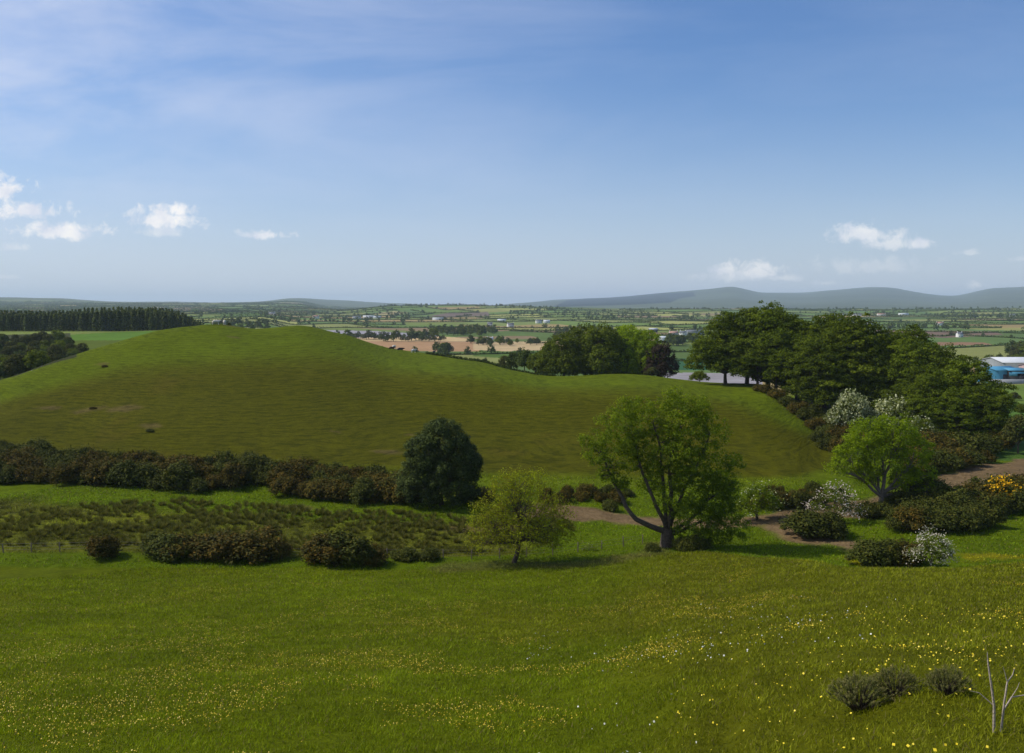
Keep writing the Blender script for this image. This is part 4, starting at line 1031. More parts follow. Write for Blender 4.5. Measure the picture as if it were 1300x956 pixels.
# --- fences -------------------------------------------------------------------
def fence(line, step, lab, hgt=1.15, ymin=60, pr=.06, wires=(.35, .7, 1.02), at_=None):
    pts = [at(*q) for q in line]
    P = np.array(pts)[:, :2]; seg = np.r_[0, np.cumsum(np.hypot(*np.diff(P, axis=0).T))]
    d = np.arange(0, seg[-1], step); X = np.interp(d, seg, P[:, 0]); Y = np.interp(d, seg, P[:, 1]); Zz = gz(X, Y)
    root = empty('wire_fence', (X[0], Y[0], Zz[0])); g = rs(len(line) + 31)
    me = None
    for i in range(len(d)):
        if me is None:
            V, Fc = tubes([(np.array([(0, 0, -.3), (0, 0, hgt * .6), (0, 0, hgt), (0, 0, hgt + .02)]), [pr, pr, pr * .95, .01])], 7)
            me = mesh_np('post', V, Fc, 4, wood, link=False)
        o = bpy.data.objects.new('post', me); COL.objects.link(o); o.parent = root
        o.location = (X[i] - X[0], Y[i] - Y[0], Zz[i] - Zz[0]); o.rotation_euler = (g.normal() * .05, g.normal() * .05, g.rand() * 3); o.scale = (1, 1, g.uniform(.85, 1.1))
    O = np.array([X[0], Y[0], Zz[0]])
    for h in wires:
        pp = np.stack([X, Y, Zz + h], 1) - O
        V, Fc = tubes([(pp, np.full(len(pp), .007))], 4); mesh_np('wire', V, Fc, 4, M_wire, parent=root)
    tag(root, lab, 'fence'); return root
M_wire = solid_mat('fence_wire', (.25, .23, .22), .5, 5, .1, 0, .6)
fence([(-140, 97), (0, 97.5), (130, 98), (260, 98), (380, 96.2), (480, 96), (560, 96), (650, 96.5), (720, 98.5), (780, 101), (822, 104)], 3.1, 'weathered post and wire fence between the foreground meadow and the marsh')
fence([(1250, 128), (1290, 136), (1330, 140)], 2.8, 'short post and wire fence on the near side of the earth track')
fence([(1215, 176), (1262, 192), (1330, 196)], 2.6, 'post and wire fence bordering the green field beyond the track')

# dark broken wall / hedge line along the back of the hill
def hedge_mesh(pts, h, w, quad, step, seed):
    g = rs(seed); pts = np.asarray(pts, float); seg = np.r_[0, np.cumsum(np.hypot(*np.diff(pts, axis=0).T))]
    n = max(2, int(seg[-1] / step)); k_ = 8
    d = np.repeat(np.linspace(0, seg[-1], n), k_) + np.clip(g.normal(size=n * k_), -1.5, 1.5) * step * .5
    d = np.clip(d, 0, seg[-1])
    X = np.interp(d, seg, pts[:, 0]) + g.uniform(-1, 1, len(d)) * w * .5; Y = np.interp(d, seg, pts[:, 1]) + g.uniform(-1, 1, len(d)) * w * .5
    hh = h * (.55 + .9 * vnoise(d / 14.0, d * 0, seed))
    keep = d > -1
    Zz = gz(X, Y) + hh * g.rand(len(d)) ** .8
    P = np.stack([X, Y, Zz], 1)[keep]
    if len(P) == 0: return None
    V = quads_at(P, g.normal(size=P.shape) + [0, 0, .5], quad, g, .8)
    # the woody base runs unbroken from end to end
    s_ = np.linspace(0, seg[-1], max(3, int(seg[-1] / 6))); bx_ = np.interp(s_, seg, pts[:, 0]); by_ = np.interp(s_, seg, pts[:, 1]); bz_ = gz(bx_, by_)
    lo_ = np.stack([bx_, by_, bz_ - .2], 1); hi_ = np.stack([bx_, by_, bz_ + h * .45], 1)
    Wq = np.stack([lo_[:-1], lo_[1:], hi_[1:], hi_[:-1]], 1).reshape(-1, 3)
    V = np.concatenate([V, Wq])
    return V, np.concatenate([np.repeat(g.rand(len(P)), 4), np.zeros(len(Wq))])
pl_ = [at(u, y)[:2] for u, y in [(540, 318), (580, 306), (620, 296), (655, 284), (682, 276), (702, 270)]]
V, t_ = hedge_mesh(pl_, .9, 1.0, .34, .6, 3); o = crown_obj('hedgerow', V, t_, L['far']); tag(o, 'low dark broken hedge running down the back edge of the hill field', 'hedge')

# --- far hedges and trees -------------------------------------------------------
def unwarp(p, q):
    q0 = q - 60 * np.sin(p / 270) - 40 * np.sin(p / 120 + 2)
    p0 = p.copy()
    for _ in range(12): p0 = p - 70 * np.sin(q0 / 310 + 1) - 45 * np.sin(q0 / 130 + p0 / 260)
    a = .32
    return p0 * cos(a) - q0 * sin(a), p0 * sin(a) + q0 * cos(a)
edges = []
for row in range(-48, 62):
    off = float(hash2(np.array([row]), np.array([0]), 3)[0]) * FW
    for c in range(-62, 62):
        pa_, pb_ = c * FW - off, (c + 1) * FW - off; q0_, q1_ = row * FH, (row + 1) * FH
        s = np.linspace(0, 1, 9)
        for e, (pp, qq) in enumerate(((pa_ + (pb_ - pa_) * s, np.full(9, q0_)), (np.full(9, pa_), q0_ + (q1_ - q0_) * s))):
            X, Y = unwarp(pp, qq)
            r = np.hypot(X, Y).mean()
            if Y.min() < 100 or r < 430 or r > (7600 if math.atan2(X.mean(), Y.mean()) < -.1 else 5200): continue
            if abs(math.degrees(atan2(X.mean(), Y.mean()))) > 32.5: continue
            if gs(X, Y).min() < 13.1 or gs(X, Y).max() > (21.0 if X.mean() < -100 else 19.0): continue
            if hash2(np.array([row * 91 + e]), np.array([c]), 5)[0] < .20: continue
            u, v = project(X, Y, gz(X, Y)); um, vm = u.mean(), v.mean()
            if r < 720 and um < 300: continue
            if ((u > 400) & (u < 716) & (v > 424) & (v < 444)).sum() > 2: continue
            if ((u > 838) & (u < 1190) & (v > 468) & (v < 492)).any(): continue
            if ((u > 395) & (u < 540) & (v > 418) & (v < 430)).sum() > 2: continue
            if ((u > 1225) & (v > 452)).any(): continue
            if not visible(X, Y, 4.0).any(): continue
            edges.append((r, np.stack([X, Y], 1), row, c, e))
edges.sort(key=lambda e: e[0])
print('edges', len(edges))
Vs = []; ts = []
for i, (r, pts, row, c, e) in enumerate(edges):
    res = hedge_mesh(pts, 1.9 + r * .0004, 1.8 + r * .0006, .62 + r * .00024, 2.0 + r * .0011, row * 131 + c * 7 + e + 9000)
    if res is None: continue
    if i < 290:
        o = crown_obj('hedgerow', res[0], res[1], L['far'])
        tag(o, 'dark field hedge in the patchwork of farmland beyond the hill', 'hedge', 'field hedges of the nearer farmland')
    else: Vs.append(res[0]); ts.append(res[1])
if Vs:
    o = crown_obj('distant_hedges', np.concatenate(Vs), np.concatenate(ts), L['far']); tag(o, 'network of faint hedges on the furthest farmland', 'hedges', kind='stuff')
# hedgerow trees
trees = []
for (r, pts, row, c, e) in edges:
    for k_ in range(9):
        f = G.rand() * 8; i0 = min(int(f), 7); X, Y = pts[i0] + (pts[i0 + 1] - pts[i0]) * (f - i0)
        if G.rand() < .42 * (vnoise(X / 260, Y / 260, 44) * 1.5) ** 2: trees.append((X + G.normal() * 2, Y + G.normal() * 2, G.uniform(4.5, 10.5)))
def wood_patch(u0, u1, y0, y1, n, h0=8, h1=13):
    for _ in range(n):
        P_ = at(G.uniform(u0, u1), G.uniform(y0, y1)); trees.append((P_[0], P_[1], G.uniform(h0, h1)))
for u in np.arange(385, 562, 4.2):
    P_ = at(u + G.uniform(-2, 2), 1120 + G.uniform(-40, 40)); trees.append((P_[0], P_[1], G.uniform(6, 13.5) * (1.2 if 520 < u < 552 else 1)))
for u in np.arange(330, 420, 5): P_ = at(u, 980 + G.uniform(-40, 40)); trees.append((P_[0], P_[1], G.uniform(5, 11)))
wood_patch(545, 628, 1250, 1500, 60); wood_patch(590, 700, 980, 1060, 26, 6, 10); wood_patch(720, 840, 2200, 2900, 60); wood_patch(700, 775, 1150, 1400, 40, 7, 11); wood_patch(845, 890, 980, 1080, 26)
wood_patch(1282, 1330, 640, 800, 26, 10, 15); wood_patch(1230, 1300, 560, 640, 16, 6, 9); wood_patch(1190, 1300, 2300, 2600, 50); wood_patch(1110, 1230, 1500, 1620, 26); wood_patch(640, 720, 2500, 3300, 60); wood_patch(330, 520, 1700, 3200, 140, 7, 12)
wood_patch(550, 570, 820, 850, 8, 8, 11); wood_patch(860, 1000, 2300, 2900, 40); wood_patch(1050, 1300, 3000, 3800, 90); wood_patch(480, 700, 3300, 3560, 70, 6, 11); wood_patch(270, 340, 900, 1500, 30)
wood_patch(1255, 1272, 490, 520, 5, 6, 8)
trees = [t for t in trees if visible(np.array(t[0]), np.array(t[1]), t[2] * .8)]
trees.sort(key=lambda t: t[0] ** 2 + t[1] ** 2)
def far_tree(seed, mat):
    g = rs(seed); root = empty('field_tree')
    lob = [(0, 0, .52, .38, .38, .36), (-.24, 0, .36, .26, .26, .28), (.26, .05, .38, .26, .26, .28), (0, 0, .78, .22, .22, .2)]
    V, t, Cc = crown(lob, 70, 12, .11, .055, seed, .8, .6); crown_obj('crown', V, t, mat, root)
    V, Fc = tubes([(np.array([(0, 0, -.03), (0, 0, .3), (0, 0, .6)]), [.035, .028, .015])], 5); mesh_np('trunk', V, Fc, 4, bark, parent=root)
    return root
fts = [far_tree(901, L['far']), far_tree(902, L['syc']), far_tree(903, L['far']), far_tree(904, L['scrub'])]
for i, (x, y, h) in enumerate(trees[:296]):
    o = fts[i] if i < 4 else copy_tree(fts[G.randint(4)])
    put(o, (x, y, float(gz(x, y))), G.uniform(0, 6), (h * G.uniform(.9, 1.3), h * G.uniform(.9, 1.3), h), .1)
    tag(o, 'dark broadleaved tree standing in the hedges of the farmland beyond the hill', 'tree', 'hedgerow trees of the nearer farmland')
Vs = []; ts = []
for (x, y, h) in trees[296:]:
    n = 34; d = G.normal(size=(n, 3)); d /= np.linalg.norm(d, axis=1, keepdims=True)
    P = np.array([x, y, float(gz(x, y)) + h * .55]) + d * np.array([h * .42, h * .42, h * .45]) * (G.rand(n, 1) ** .4)
    Vs.append(quads_at(P, d + [0, 0, .5] + G.normal(size=(n, 3)) * .3, h * .15, G, .8)); ts.append(np.repeat(G.rand(n), 4))
o = crown_obj('distant_trees', np.concatenate(Vs), np.concatenate(ts), L['far']); tag(o, 'countless small trees and copses on the furthest farmland', 'trees', kind='stuff')
print('far trees', len(trees))

# --- houses ---------------------------------------------------------------------
white = solid_mat('white_render', (.80, .79, .76), .8, 1.5, .08, .1); slate = solid_mat('slate_roof', (.13, .14, .16), .7, 2, .2, .2); pink_r = solid_mat('reddish_roof', (.42, .24, .19), .8, 2, .2, .2)
pale_r = solid_mat('pale_sheet_roof', (.55, .57, .60), .5, .6, .08, 0); glass = solid_mat('window_glass', (.04, .05, .06), .15, 2, .1, 0); grey_w = solid_mat('grey_cladding', (.30, .32, .35), .6, .5, .1, .1)
blue_w = solid_mat('blue_cladding', (.07, .26, .42), .5, .5, .12, .1); pink_w = solid_mat('pink_cladding', (.52, .34, .30), .7, .5, .1, .1); dark_d = solid_mat('dark_doorway', (.05, .05, .06), .7, 1, .1, 0); blockw = solid_mat('concrete_wall', (.30, .31, .34), .8, .5, .12, .1)
def boxm(cx, cy, cz, sx, sy, sz):
    V = np.array([(cx + a * sx / 2, cy + b * sy / 2, cz + c * sz / 2) for c in (-1, 1) for b in (-1, 1) for a in (-1, 1)]); return V, np.array([(0, 2, 3, 1), (4, 5, 7, 6), (0, 1, 5, 4), (2, 6, 7, 3), (0, 4, 6, 2), (1, 3, 7, 5)])
def multi(bs): 
    V = []; Fs = []; b = 0
    for v, f in bs: V.append(v); Fs.append(f + b); b += len(v)
    return np.concatenate(V), np.concatenate(Fs)
def gable(w, d, h, rise, over=.3, th=.18):
    x = w / 2 + over; y = d / 2 + over; zb = h - rise * over / (d / 2)
    A = [(-x, -y, zb), (x, -y, zb), (x, 0, h + rise), (-x, 0, h + rise), (x, y, zb), (-x, y, zb)]
    Bq = [(a, b, c + th) for a, b, c in A]
    V = np.array(A + Bq); Fq = np.array([(0, 3, 2, 1), (3, 5, 4, 2), (6, 7, 8, 9), (9, 8, 10, 11), (0, 1, 7, 6), (5, 11, 10, 4), (0, 6, 9, 3), (3, 9, 11, 5), (1, 2, 8, 7), (2, 4, 10, 8)])
    return V, Fq
def walls_gabled(w, d, h, rise):
    x, y = w / 2, d / 2
    V = np.array([(-x, -y, -1), (x, -y, -1), (x, y, -1), (-x, y, -1), (-x, -y, h), (x, -y, h), (x, y, h), (-x, y, h), (-x, 0, h + rise), (x, 0, h + rise)])
    Fl = [0, 1, 5, 4, 2, 3, 7, 6, 0, 4, 7, 3, 1, 2, 6, 5, 4, 8, 7, 5, 6, 9]; return V, Fl, [4, 4, 4, 4, 3, 3]
def house(u, y, w, h, wm, rm, rz, lab, cat='house', name='farmhouse', win=True, d=7, rise=2.4, chim=True):
    root = empty(name)
    V, Fl, nn = walls_gabled(w, d, h, rise); mesh_np('wall', V, Fl, nn, wm, parent=root)
    V, Fq = gable(w, d, h + .02, rise); rf = mesh_np('roof', V, Fq, 4, rm, parent=root)
    if chim:
        V, Fq = multi([boxm(-w / 2 + .7, 0, h + rise + .3, .8, .8, 1.8), boxm(w / 2 - .7, 0, h + rise + .3, .8, .8, 1.8)]); mesh_np('chimney', V, Fq, 4, wm, parent=rf)
    if win:
        me = mesh_np('window', *multi([boxm(0, 0, 0, 1.1, .12, 1.2)]), 4, glass, link=False)
        n = max(2, int(w / 3.5))
        for lv in ((1.3, 3.9) if h > 4.5 else (1.4,)):
            for i in range(n):
                if lv < 2 and i == n // 2: continue
                o = bpy.data.objects.new('window', me); COL.objects.link(o); o.parent = root; o.location = (-w / 2 + w * (i + .5) / n, -d / 2 - .02, lv)
        V, Fq = boxm(-w / 2 + w * (n // 2 + .5) / n, -d / 2 - .03, 1.0, 1.0, .14, 2.1); mesh_np('door', V, Fq, 4, dark_d, parent=root)
    else:
        V, Fq = boxm(w * .2, -d / 2 - .03, h * .38, min(4, w * .25), .14, h * .76); mesh_np('door', V, Fq, 4, dark_d, parent=root)
    P_ = at(u, y); z_ = min(float(gz(P_[0] + a, P_[1] + b)) for a in (-w / 2, w / 2) for b in (-4, 4))
    put(root, (P_[0], P_[1], max(z_, P_[2] - .8) + .1), rz, 1, 0); tag(root, lab, cat); return root
H_ = [(855, 1230, 12, 5.2, white, pink_r, .1, 'white farmhouse with a reddish roof, larger of the pair right of the middle clump'), (867, 1260, 9, 4.6, white, slate, -.5, 'white cottage with a slate roof right beside the red-roofed farmhouse'),
      (1193, 1750, 14, 4.4, white, pink_r, .1, 'isolated white bungalow with a pinkish roof over the brown rough fields'), (684, 1900, 13, 5, white, slate, .2, 'white farmhouse at the end of the yellow-green field'), (694, 1930, 14, 3.8, white, pale_r, 0, 'long low white outbuilding joined to the farm by the yellow-green field'),
      (1056, 2500, 20, 5, white, slate, .1, 'pale house first in the ridge-top hamlet behind the grove'), (1066, 2560, 18, 5, white, pale_r, -.2, 'pale house second in the ridge-top hamlet behind the grove'), (1088, 2620, 24, 4.5, white, slate, 0, 'pale long house last in the ridge-top hamlet behind the grove'),
      (1077, 1850, 16, 4.5, white, pale_r, .3, 'pale farm cluster house just above the grove skyline'), (1086, 1830, 11, 4.5, white, slate, 0, 'white house end-on beside the pale farm just above the grove skyline'), (1119, 2600, 24, 5, white, pink_r, 0, 'long pale house with pink roof on the ridge beyond the grove'),
      (1147, 2700, 30, 4.5, white, pale_r, 0, 'very long pale building on the ridge beyond the grove'), (1285, 2500, 14, 5, white, slate, 0, 'white house on the ridge near the dark copse'), (453, 2350, 22, 5, white, slate, .2, 'white farmhouse in the hazy valley beyond the hill'),
      (468, 2400, 30, 4.4, white, pale_r, 0, 'long white farm building in the hazy valley beyond the hill'), (401, 2300, 16, 6, white, pink_r, 0, 'white house with reddish roof furthest along the hazy valley'), (345, 2400, 18, 5, white, slate, 0, 'pale house in the hazy valley over the hilltop'),
      (622, 1750, 10, 4.6, white, slate, 0, 'small white house above the cream field'), (648, 1700, 12, 4.6, white, slate, .3, 'small white house by the hedge below the yellow-green field'), (1218, 1230, 7, 4.2, white, slate, 0, 'tiny white cottage on the green strip under the brown rough fields'), (1104, 1780, 12, 4, white, slate, 0, 'small grey-white cottage peeping over the grove skyline'),
      (622, 1080, 8, 3.4, white, pale_r, 0, 'small white shed at the top of the cream field')]
for a in H_: house(*a)
B_ = [(829, 1400, 13, 4.6, dark_d, pale_r, 0, 'dark barn with a bright metal roof alone in the green field'), (882, 1290, 24, 5.5, grey_w, slate, .15, 'grey farm sheds beside the red-roofed farmhouse'), (843, 1120, 16, 3.6, white, pale_r, 0, 'long white shed below the red-roofed farmhouse'),
      (858, 1150, 12, 3.4, white, pale_r, .1, 'second white shed below the red-roofed farmhouse'), (556, 2150, 26, 4, white, pale_r, 0, 'pale shed on the green rise left of the wood'), (479, 2360, 20, 4.2, white, pale_r, .3, 'pale shed at the end of the farm in the hazy valley'),
      (637, 2050, 20, 3.6, white, pale_r, 0, 'pale metal shed beside the yellow-green field'), (307, 900, 9, 3.6, white, pale_r, .1, 'pale blue-grey roofed shed just showing behind the hilltop'), (548, 1330, 9, 3.4, white, pale_r, .2, 'small grey shed in the trees over the tan field')]
for u, y, w_, h_, wm, rm, rz, lab in B_: house(u, y, w_, h_, wm, rm, rz, lab, 'shed', 'farm_shed', False, 9, 1.8, False)
# industrial sheds at the valley side
def shed(u, y, w, d, h, rise, wm, rm, lab, rz=0, bandm=None):
    root = empty('industrial_shed')
    V, Fl, nn = walls_gabled(w, d, h, rise); mesh_np('wall', V, Fl, nn, wm, parent=root)
    V, Fq = gable(w, d, h + .02, rise, .5); mesh_np('roof', V, Fq, 4, rm, parent=root)
    me = mesh_np('door', *multi([boxm(0, 0, 0, 4, .2, 4.4)]), 4, dark_d, link=False)
    for i in range(max(1, int(w / 12))):
        o = bpy.data.objects.new('door', me); COL.objects.link(o); o.parent = root; o.location = (-w / 2 + 6 + i * 12, -d / 2 - .05, 2.1)
    if bandm:
        V, Fq = boxm(0, -d / 2 - .08, h - 1.6, w - .4, .14, 2.0); mesh_np('fascia', V, Fq, 4, bandm, parent=root)
    P_ = at(u, y); put(root, (P_[0], P_[1], P_[2]), rz, 1, 0); tag(root, lab, 'building')
shed(1302, 450, 36, 22, 8.6, 2.0, grey_w, pale_r, 'large grey industrial shed with a pale metal roof past the low end of the grove')
shed(1266, 418, 13, 12, 6.2, 1.3, blue_w, blue_w, 'bright blue shed half hidden by the outermost beech', .25)
shed(1287, 415, 10, 9, 5.8, .8, dark_d, blue_w, 'dark-walled blue-roofed unit in front of the large grey shed', 0, blue_w)
shed(1314, 412, 9, 12, 7.4, 1.0, pink_w, pink_w, 'pinkish end unit beside the blue-roofed one')
root = empty('yard_wall'); P_ = at(1288, 398)
V, Fq = boxm(0, 0, .7, 24, .4, 2.6); mesh_np('wall', V, Fq, 4, blockw, parent=root); V, Fq = boxm(0, 0, 2.06, 24.2, .55, .14); mesh_np('coping', V, Fq, 4, pale_r, parent=root)
put(root, P_, 0, 1, 0); tag(root, 'low grey yard wall in front of the blue sheds', 'wall')

# --- cattle ---------------------------------------------------------------------
def cow(lying=False):
    """one continuous body grown over a skeleton"""
    k_ = -.45 if lying else 0
    vs = [(0, 0, 1.05 + k_), (-.55, 0, 1.08 + k_), (-.95, 0, 1.12 + k_), (.5, 0, 1.05 + k_), (.85, 0, 1.10 + k_), (1.15, 0, 1.22 + k_), (1.40, 0, 1.26 + k_), (1.68, 0, 1.12 + k_),
          (-1.08, 0, 1.0 + k_), (-1.14, 0, .45 + k_ * .5)]
    rad = [.42, .42, .33, .42, .34, .20, .17, .10, .04, .03]
    ed = [(0, 1), (1, 2), (0, 3), (3, 4), (4, 5), (5, 6), (6, 7), (2, 8), (8, 9)]
    for sx, px in ((1, 4), (-1, 2)):
        for sy in (-1, 1):
            b = len(vs)
            if lying: pts = [(.75 * sx, .26 * sy, .32), (.55 * sx, .42 * sy, .14), (.95 * sx, .44 * sy, .09)]
            elif sx > 0: pts = [(.78, .2 * sy, .78), (.80, .2 * sy, .42), (.79, .2 * sy, .04)]
            else: pts = [(-.82, .2 * sy, .80), (-.98, .2 * sy, .46), (-.90, .2 * sy, .04)]
            vs += pts; rad += [.15, .075, .065]; ed += [(px, b), (b, b + 1), (b + 1, b + 2)]
    for sy in (-1, 1):
        b = len(vs); vs.append((1.34, .24 * sy, 1.34 + k_)); rad.append(.04); ed.append((6, b))
    me = bpy.data.meshes.new('cow_body'); me.from_pydata(vs, ed, [])
    o = bpy.data.objects.new('body', me); COL.objects.link(o)
    mo = o.modifiers.new('skin', 'SKIN'); 
    for i, r in enumerate(rad): me.skin_vertices[0].data[i].radius = (r, r * 1.0)
    me.skin_vertices[0].data[0].use_root = True
    sb = o.modifiers.new('sub', 'SUBSURF'); sb.levels = sb.render_levels = 2
    dg = bpy.context.evaluated_depsgraph_get(); ev = o.evaluated_get(dg); m2 = bpy.data.meshes.new_from_object(ev)
    bpy.data.objects.remove(o); return m2
cream_c = solid_mat('cream_hide', (.66, .60, .50), .8, 1.5, .12, 0); black_c = solid_mat('black_hide', (.018, .015, .014), .6, 1.5, .2, 0); brown_c = solid_mat('brown_hide', (.10, .055, .03), .7, 1.5, .2, 0)
for nm in ('st', 'ly'): pass
mst, mly = cow(False), cow(True)
cows = [(500, 443, 'st', cream_c, 1.3, 'cream cow standing next to the lying black one on the hill'), (508, 444, 'ly', black_c, .2, 'black cow lying down on the hill between the two cream ones'), (525, 445, 'st', cream_c, .9, 'cream cow standing apart near the bare dark patch'),
        (551, 443, 'st', black_c, 1.4, 'black cow standing furthest down the hill by the hedge'), (497, 445, 'ly', brown_c, .6, 'dark brown cow lying at the feet of the cream one'), (274, 411, 'st', cream_c, .4, 'pale cow at the end of the little herd on the hilltop'), (280, 410.5, 'st', black_c, 2.4, 'black cow in the little herd on the hilltop'),
        (285, 411, 'st', cream_c, 1.8, 'pale cow in the middle of the little herd on the hilltop'), (297, 412, 'ly', brown_c, .3, 'brown cow lying past the tiny tree on the hilltop')]
for (u, v, kd, mt, rz, lab) in cows:
    me = (mst if kd == 'st' else mly).copy(); me.materials.clear(); me.materials.append(mt)
    for p_ in me.polygons: p_.use_smooth = True
    o = bpy.data.objects.new('cow', me); COL.objects.link(o)
    h = hit(u, v + 1.5, 180) if u < 400 else at(u, {500: 318, 508: 316, 525: 312, 551: 320, 497: 312}[u])
    o.location = (h[0], h[1], h[2]); o.rotation_euler = (0, 0, rz); tag(o, lab, 'cow', 'cattle on the hill')


# ------------------------------------------------------------------ sky, sun, air, camera
SUN_EL, SUN_AZ = radians(47), radians(-80)       # azimuth from +Y towards +X
w = bpy.data.worlds.new('World'); scene.world = w; w.use_nodes = True
nt = w.node_tree; nt.nodes.clear(); lk = nt.links
out = N(nt, 'ShaderNodeOutputWorld'); bg = N(nt, 'ShaderNodeBackground')
sky = N(nt, 'ShaderNodeTexSky', sky_type='NISHITA', sun_disc=False, sun_elevation=SUN_EL, sun_rotation=SUN_AZ, altitude=60,
        air_density=1.15, dust_density=.25, ozone_density=4.5)
tc = N(nt, 'ShaderNodeTexCoord'); sp = N(nt, 'ShaderNodeSeparateXYZ'); lk.new(tc.outputs['Generated'], sp.inputs[0])
ysafe = math_(nt, 'MAXIMUM', sp.outputs['Y'], .08)
ax = math_(nt, 'DIVIDE', sp.outputs['X'], ysafe); ez = math_(nt, 'DIVIDE', sp.outputs['Z'], ysafe)
front = math_(nt, 'GREATER_THAN', sp.outputs['Y'], .09)
cv = N(nt, 'ShaderNodeCombineXYZ'); lk.new(ax, cv.inputs[0]); lk.new(ez, cv.inputs[1])
cn = N(nt, 'ShaderNodeTexNoise', i_Scale=52.0, i_Detail=9.0, i_Roughness=.66); cn.inputs['Distortion'].default_value = .3; lk.new(cv.outputs[0], cn.inputs['Vector'])
cb = N(nt, 'ShaderNodeTexNoise', i_Scale=34.0, i_Detail=5.0); lk.new(cv.outputs[0], cb.inputs['Vector'])
cnf = math_(nt, 'SUBTRACT', cn.outputs['Fac'], .5)
total = None
clouds = [(8, 243, 40, 20, 1), (-5, 232, 34, 15, .9), (30, 270, 64, 16, 1), (4, 272, 46, 15, .9), (84, 297, 62, 15, 1), (110, 293, 32, 12, .9),
          (214, 280, 54, 20, 1), (232, 272, 26, 14, 1), (210, 296, 40, 11, .5), (336, 300, 36, 8, .9), (28, 316, 24, 6, .35), (10, 352, 18, 5, .4),
          (918, 342, 28, 14, .8), (958, 347, 44, 15, .8), (940, 352, 62, 9, .45), (990, 354, 30, 7, .5), (1098, 300, 56, 17, .75), (1130, 312, 40, 12, .6), (1164, 312, 20, 10, .8),
          (1110, 340, 90, 15, .28), (1240, 363, 18, 8, .75), (1226, 322, 18, 5, .4), (1300, 330, 24, 6, .35), (1045, 360, 22, 5, .4)]
for (u, v, rw, rh, dens) in clouds:
    dx = math_(nt, 'MULTIPLY', math_(nt, 'SUBTRACT', ax, (u - 650) / F), F / rw)
    dz = math_(nt, 'SUBTRACT', ez, (388 - v) / F)
    up = math_(nt, 'MULTIPLY', math_(nt, 'MAXIMUM', dz, 0), F / rh); dn = math_(nt, 'MULTIPLY', math_(nt, 'MINIMUM', dz, 0), F / (rh * .62))
    dy = math_(nt, 'ADD', up, dn)
    d = math_(nt, 'SQRT', math_(nt, 'ADD', math_(nt, 'MULTIPLY', dx, dx), math_(nt, 'MULTIPLY', dy, dy)))
    m_ = math_(nt, 'ADD', math_(nt, 'SUBTRACT', 1.0, d), math_(nt, 'MULTIPLY', cnf, 3.4))
    m_ = math_(nt, 'MULTIPLY', math_(nt, 'SMOOTH_MIN', math_(nt, 'MULTIPLY', m_, 1.35, clamp=True), 1.0, .2), dens, clamp=True)
    total = m_ if total is None else math_(nt, 'MAXIMUM', total, m_)
total = math_(nt, 'MULTIPLY', total, front)
# thin high veil
mp = N(nt, 'ShaderNodeMapping'); lk.new(cv.outputs[0], mp.inputs[0]); mp.inputs['Scale'].default_value = (1.3, 5.5, 1); mp.inputs['Rotation'].default_value = (0, 0, -.12)
vn = N(nt, 'ShaderNodeTexNoise', i_Scale=1.6, i_Detail=7.0, i_Roughness=.58); vn.inputs['Distortion'].default_value = .4; lk.new(mp.outputs[0], vn.inputs['Vector'])
veil = ramp(nt, vn.outputs['Fac'], [(.42, (0, 0, 0)), (.78, (1, 1, 1))])
lft = math_(nt, 'MULTIPLY_ADD', ax, -.95, .16, clamp=True)
veil = math_(nt, 'MULTIPLY', veil, math_(nt, 'ADD', math_(nt, 'MULTIPLY', lft, .95), .13))
veil = math_(nt, 'MULTIPLY', veil, math_(nt, 'MULTIPLY', ez, 5.0, clamp=True))
VEILBASE = math_(nt, 'MULTIPLY', lft, .26)
veil = math_(nt, 'ADD', veil, VEILBASE, clamp=True)
hz_ = math_(nt, 'POWER', math_(nt, 'SUBTRACT', 1.0, math_(nt, 'MULTIPLY', ez, 3.2, clamp=True), clamp=True), 2.2)
skt = mixc(nt, 1.0, sky.outputs[0], (.64, .80, 1.03), 'MULTIPLY')
c0 = mixc(nt, math_(nt, 'MULTIPLY', hz_, .88), skt, (5.5, 5.95, 7.0))
c1 = mixc(nt, veil, c0, (6.4, 6.8, 8.1))
shade_ = ramp(nt, cb.outputs['Fac'], [(.35, (6.6, 6.9, 7.9)), (.62, (9.2, 9.0, 8.9))])
c2 = mixc(nt, total, c1, shade_)
lk.new(c2, bg.inputs[0]); bg.inputs[1].default_value = .115
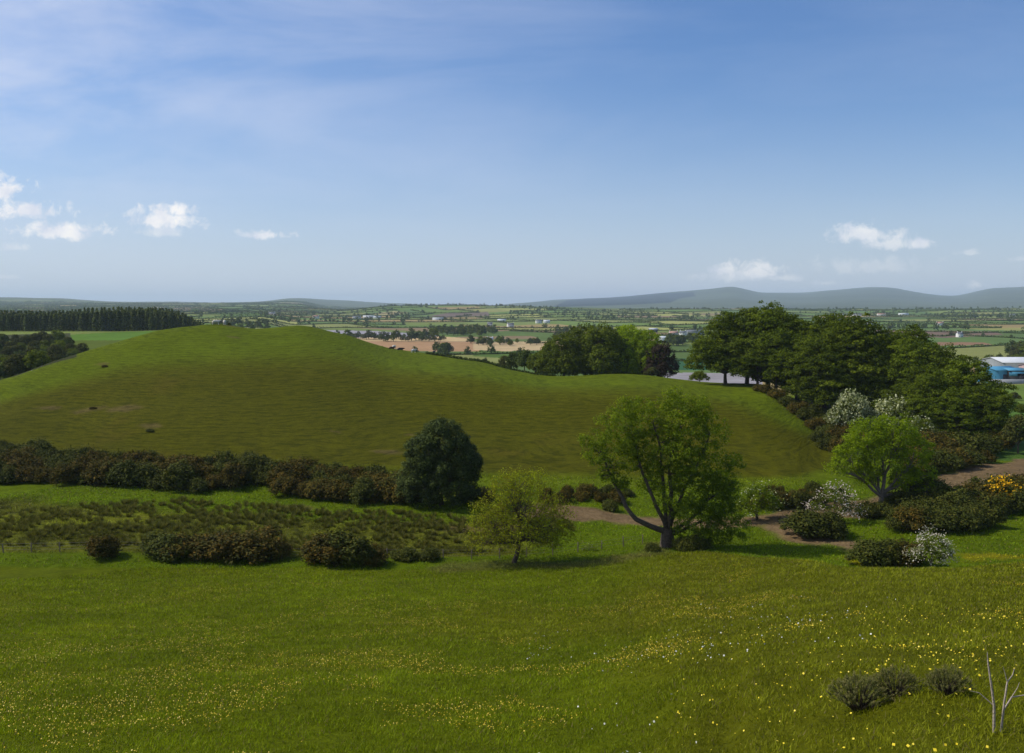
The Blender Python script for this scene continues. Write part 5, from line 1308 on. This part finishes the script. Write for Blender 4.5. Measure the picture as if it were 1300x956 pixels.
lk.new(bg.outputs[0], out.inputs[0])

sd = bpy.data.lights.new('sun', 'SUN'); sd.energy = 3.9; sd.angle = radians(.53); sd.color = (1.0, .94, .82)
so = bpy.data.objects.new('sun', sd); COL.objects.link(so)
from mathutils import Vector
dirv = Vector((sin(SUN_AZ) * cos(SUN_EL), cos(SUN_AZ) * cos(SUN_EL), sin(SUN_EL)))
so.rotation_euler = dirv.to_track_quat('Z', 'Y').to_euler(); so.location = dirv * 200

# air
HZ = True
if HZ:
    zlo = float(ZG.min()) - 1.5; zhi = float(max(ZG.max(), EYE + 20)) + 8; L = 32000
    V = [(x, y, z) for z in (zlo, zhi) for y in (-L, L) for x in (-L, L)]
    fs = [0, 2, 3, 1, 4, 5, 7, 6, 0, 1, 5, 4, 2, 6, 7, 3, 0, 4, 6, 2, 1, 3, 7, 5]
    m, nt, nd, lk = new_mat('pale_air')
    out = N(nt, 'ShaderNodeOutputMaterial'); pv = N(nt, 'ShaderNodeVolumePrincipled')
    pv.inputs['Color'].default_value = (.70, .84, 1.0, 1); pv.inputs['Density'].default_value = 6e-5; pv.inputs['Anisotropy'].default_value = .1
    lk.new(pv.outputs[0], out.inputs['Volume'])
    hz = mesh_np('haze', V, fs, 4, m)
    tag(hz, 'thin pale summer haze lying over the far fields and hills', 'haze', kind='stuff')

cam = bpy.data.cameras.new('camera'); co = bpy.data.objects.new('camera', cam); COL.objects.link(co)
cam.sensor_width = 36; cam.lens = 36 * F / 1300; cam.clip_start = .1; cam.clip_end = 100000
co.location = (0, 0, EYE); co.rotation_euler = (pi / 2 - PITCH, 0, 0)
scene.camera = co
scene.view_settings.view_transform = 'Standard'; scene.view_settings.look = 'None'
scene.view_settings.exposure = 0.0; scene.view_settings.gamma = 1; scene.view_settings.use_curve_mapping = False
scene.cycles.max_bounces = 5; scene.cycles.diffuse_bounces = 2; scene.cycles.glossy_bounces = 2; scene.cycles.transmission_bounces = 4
scene.cycles.volume_bounces = 2; scene.cycles.transparent_max_bounces = 8
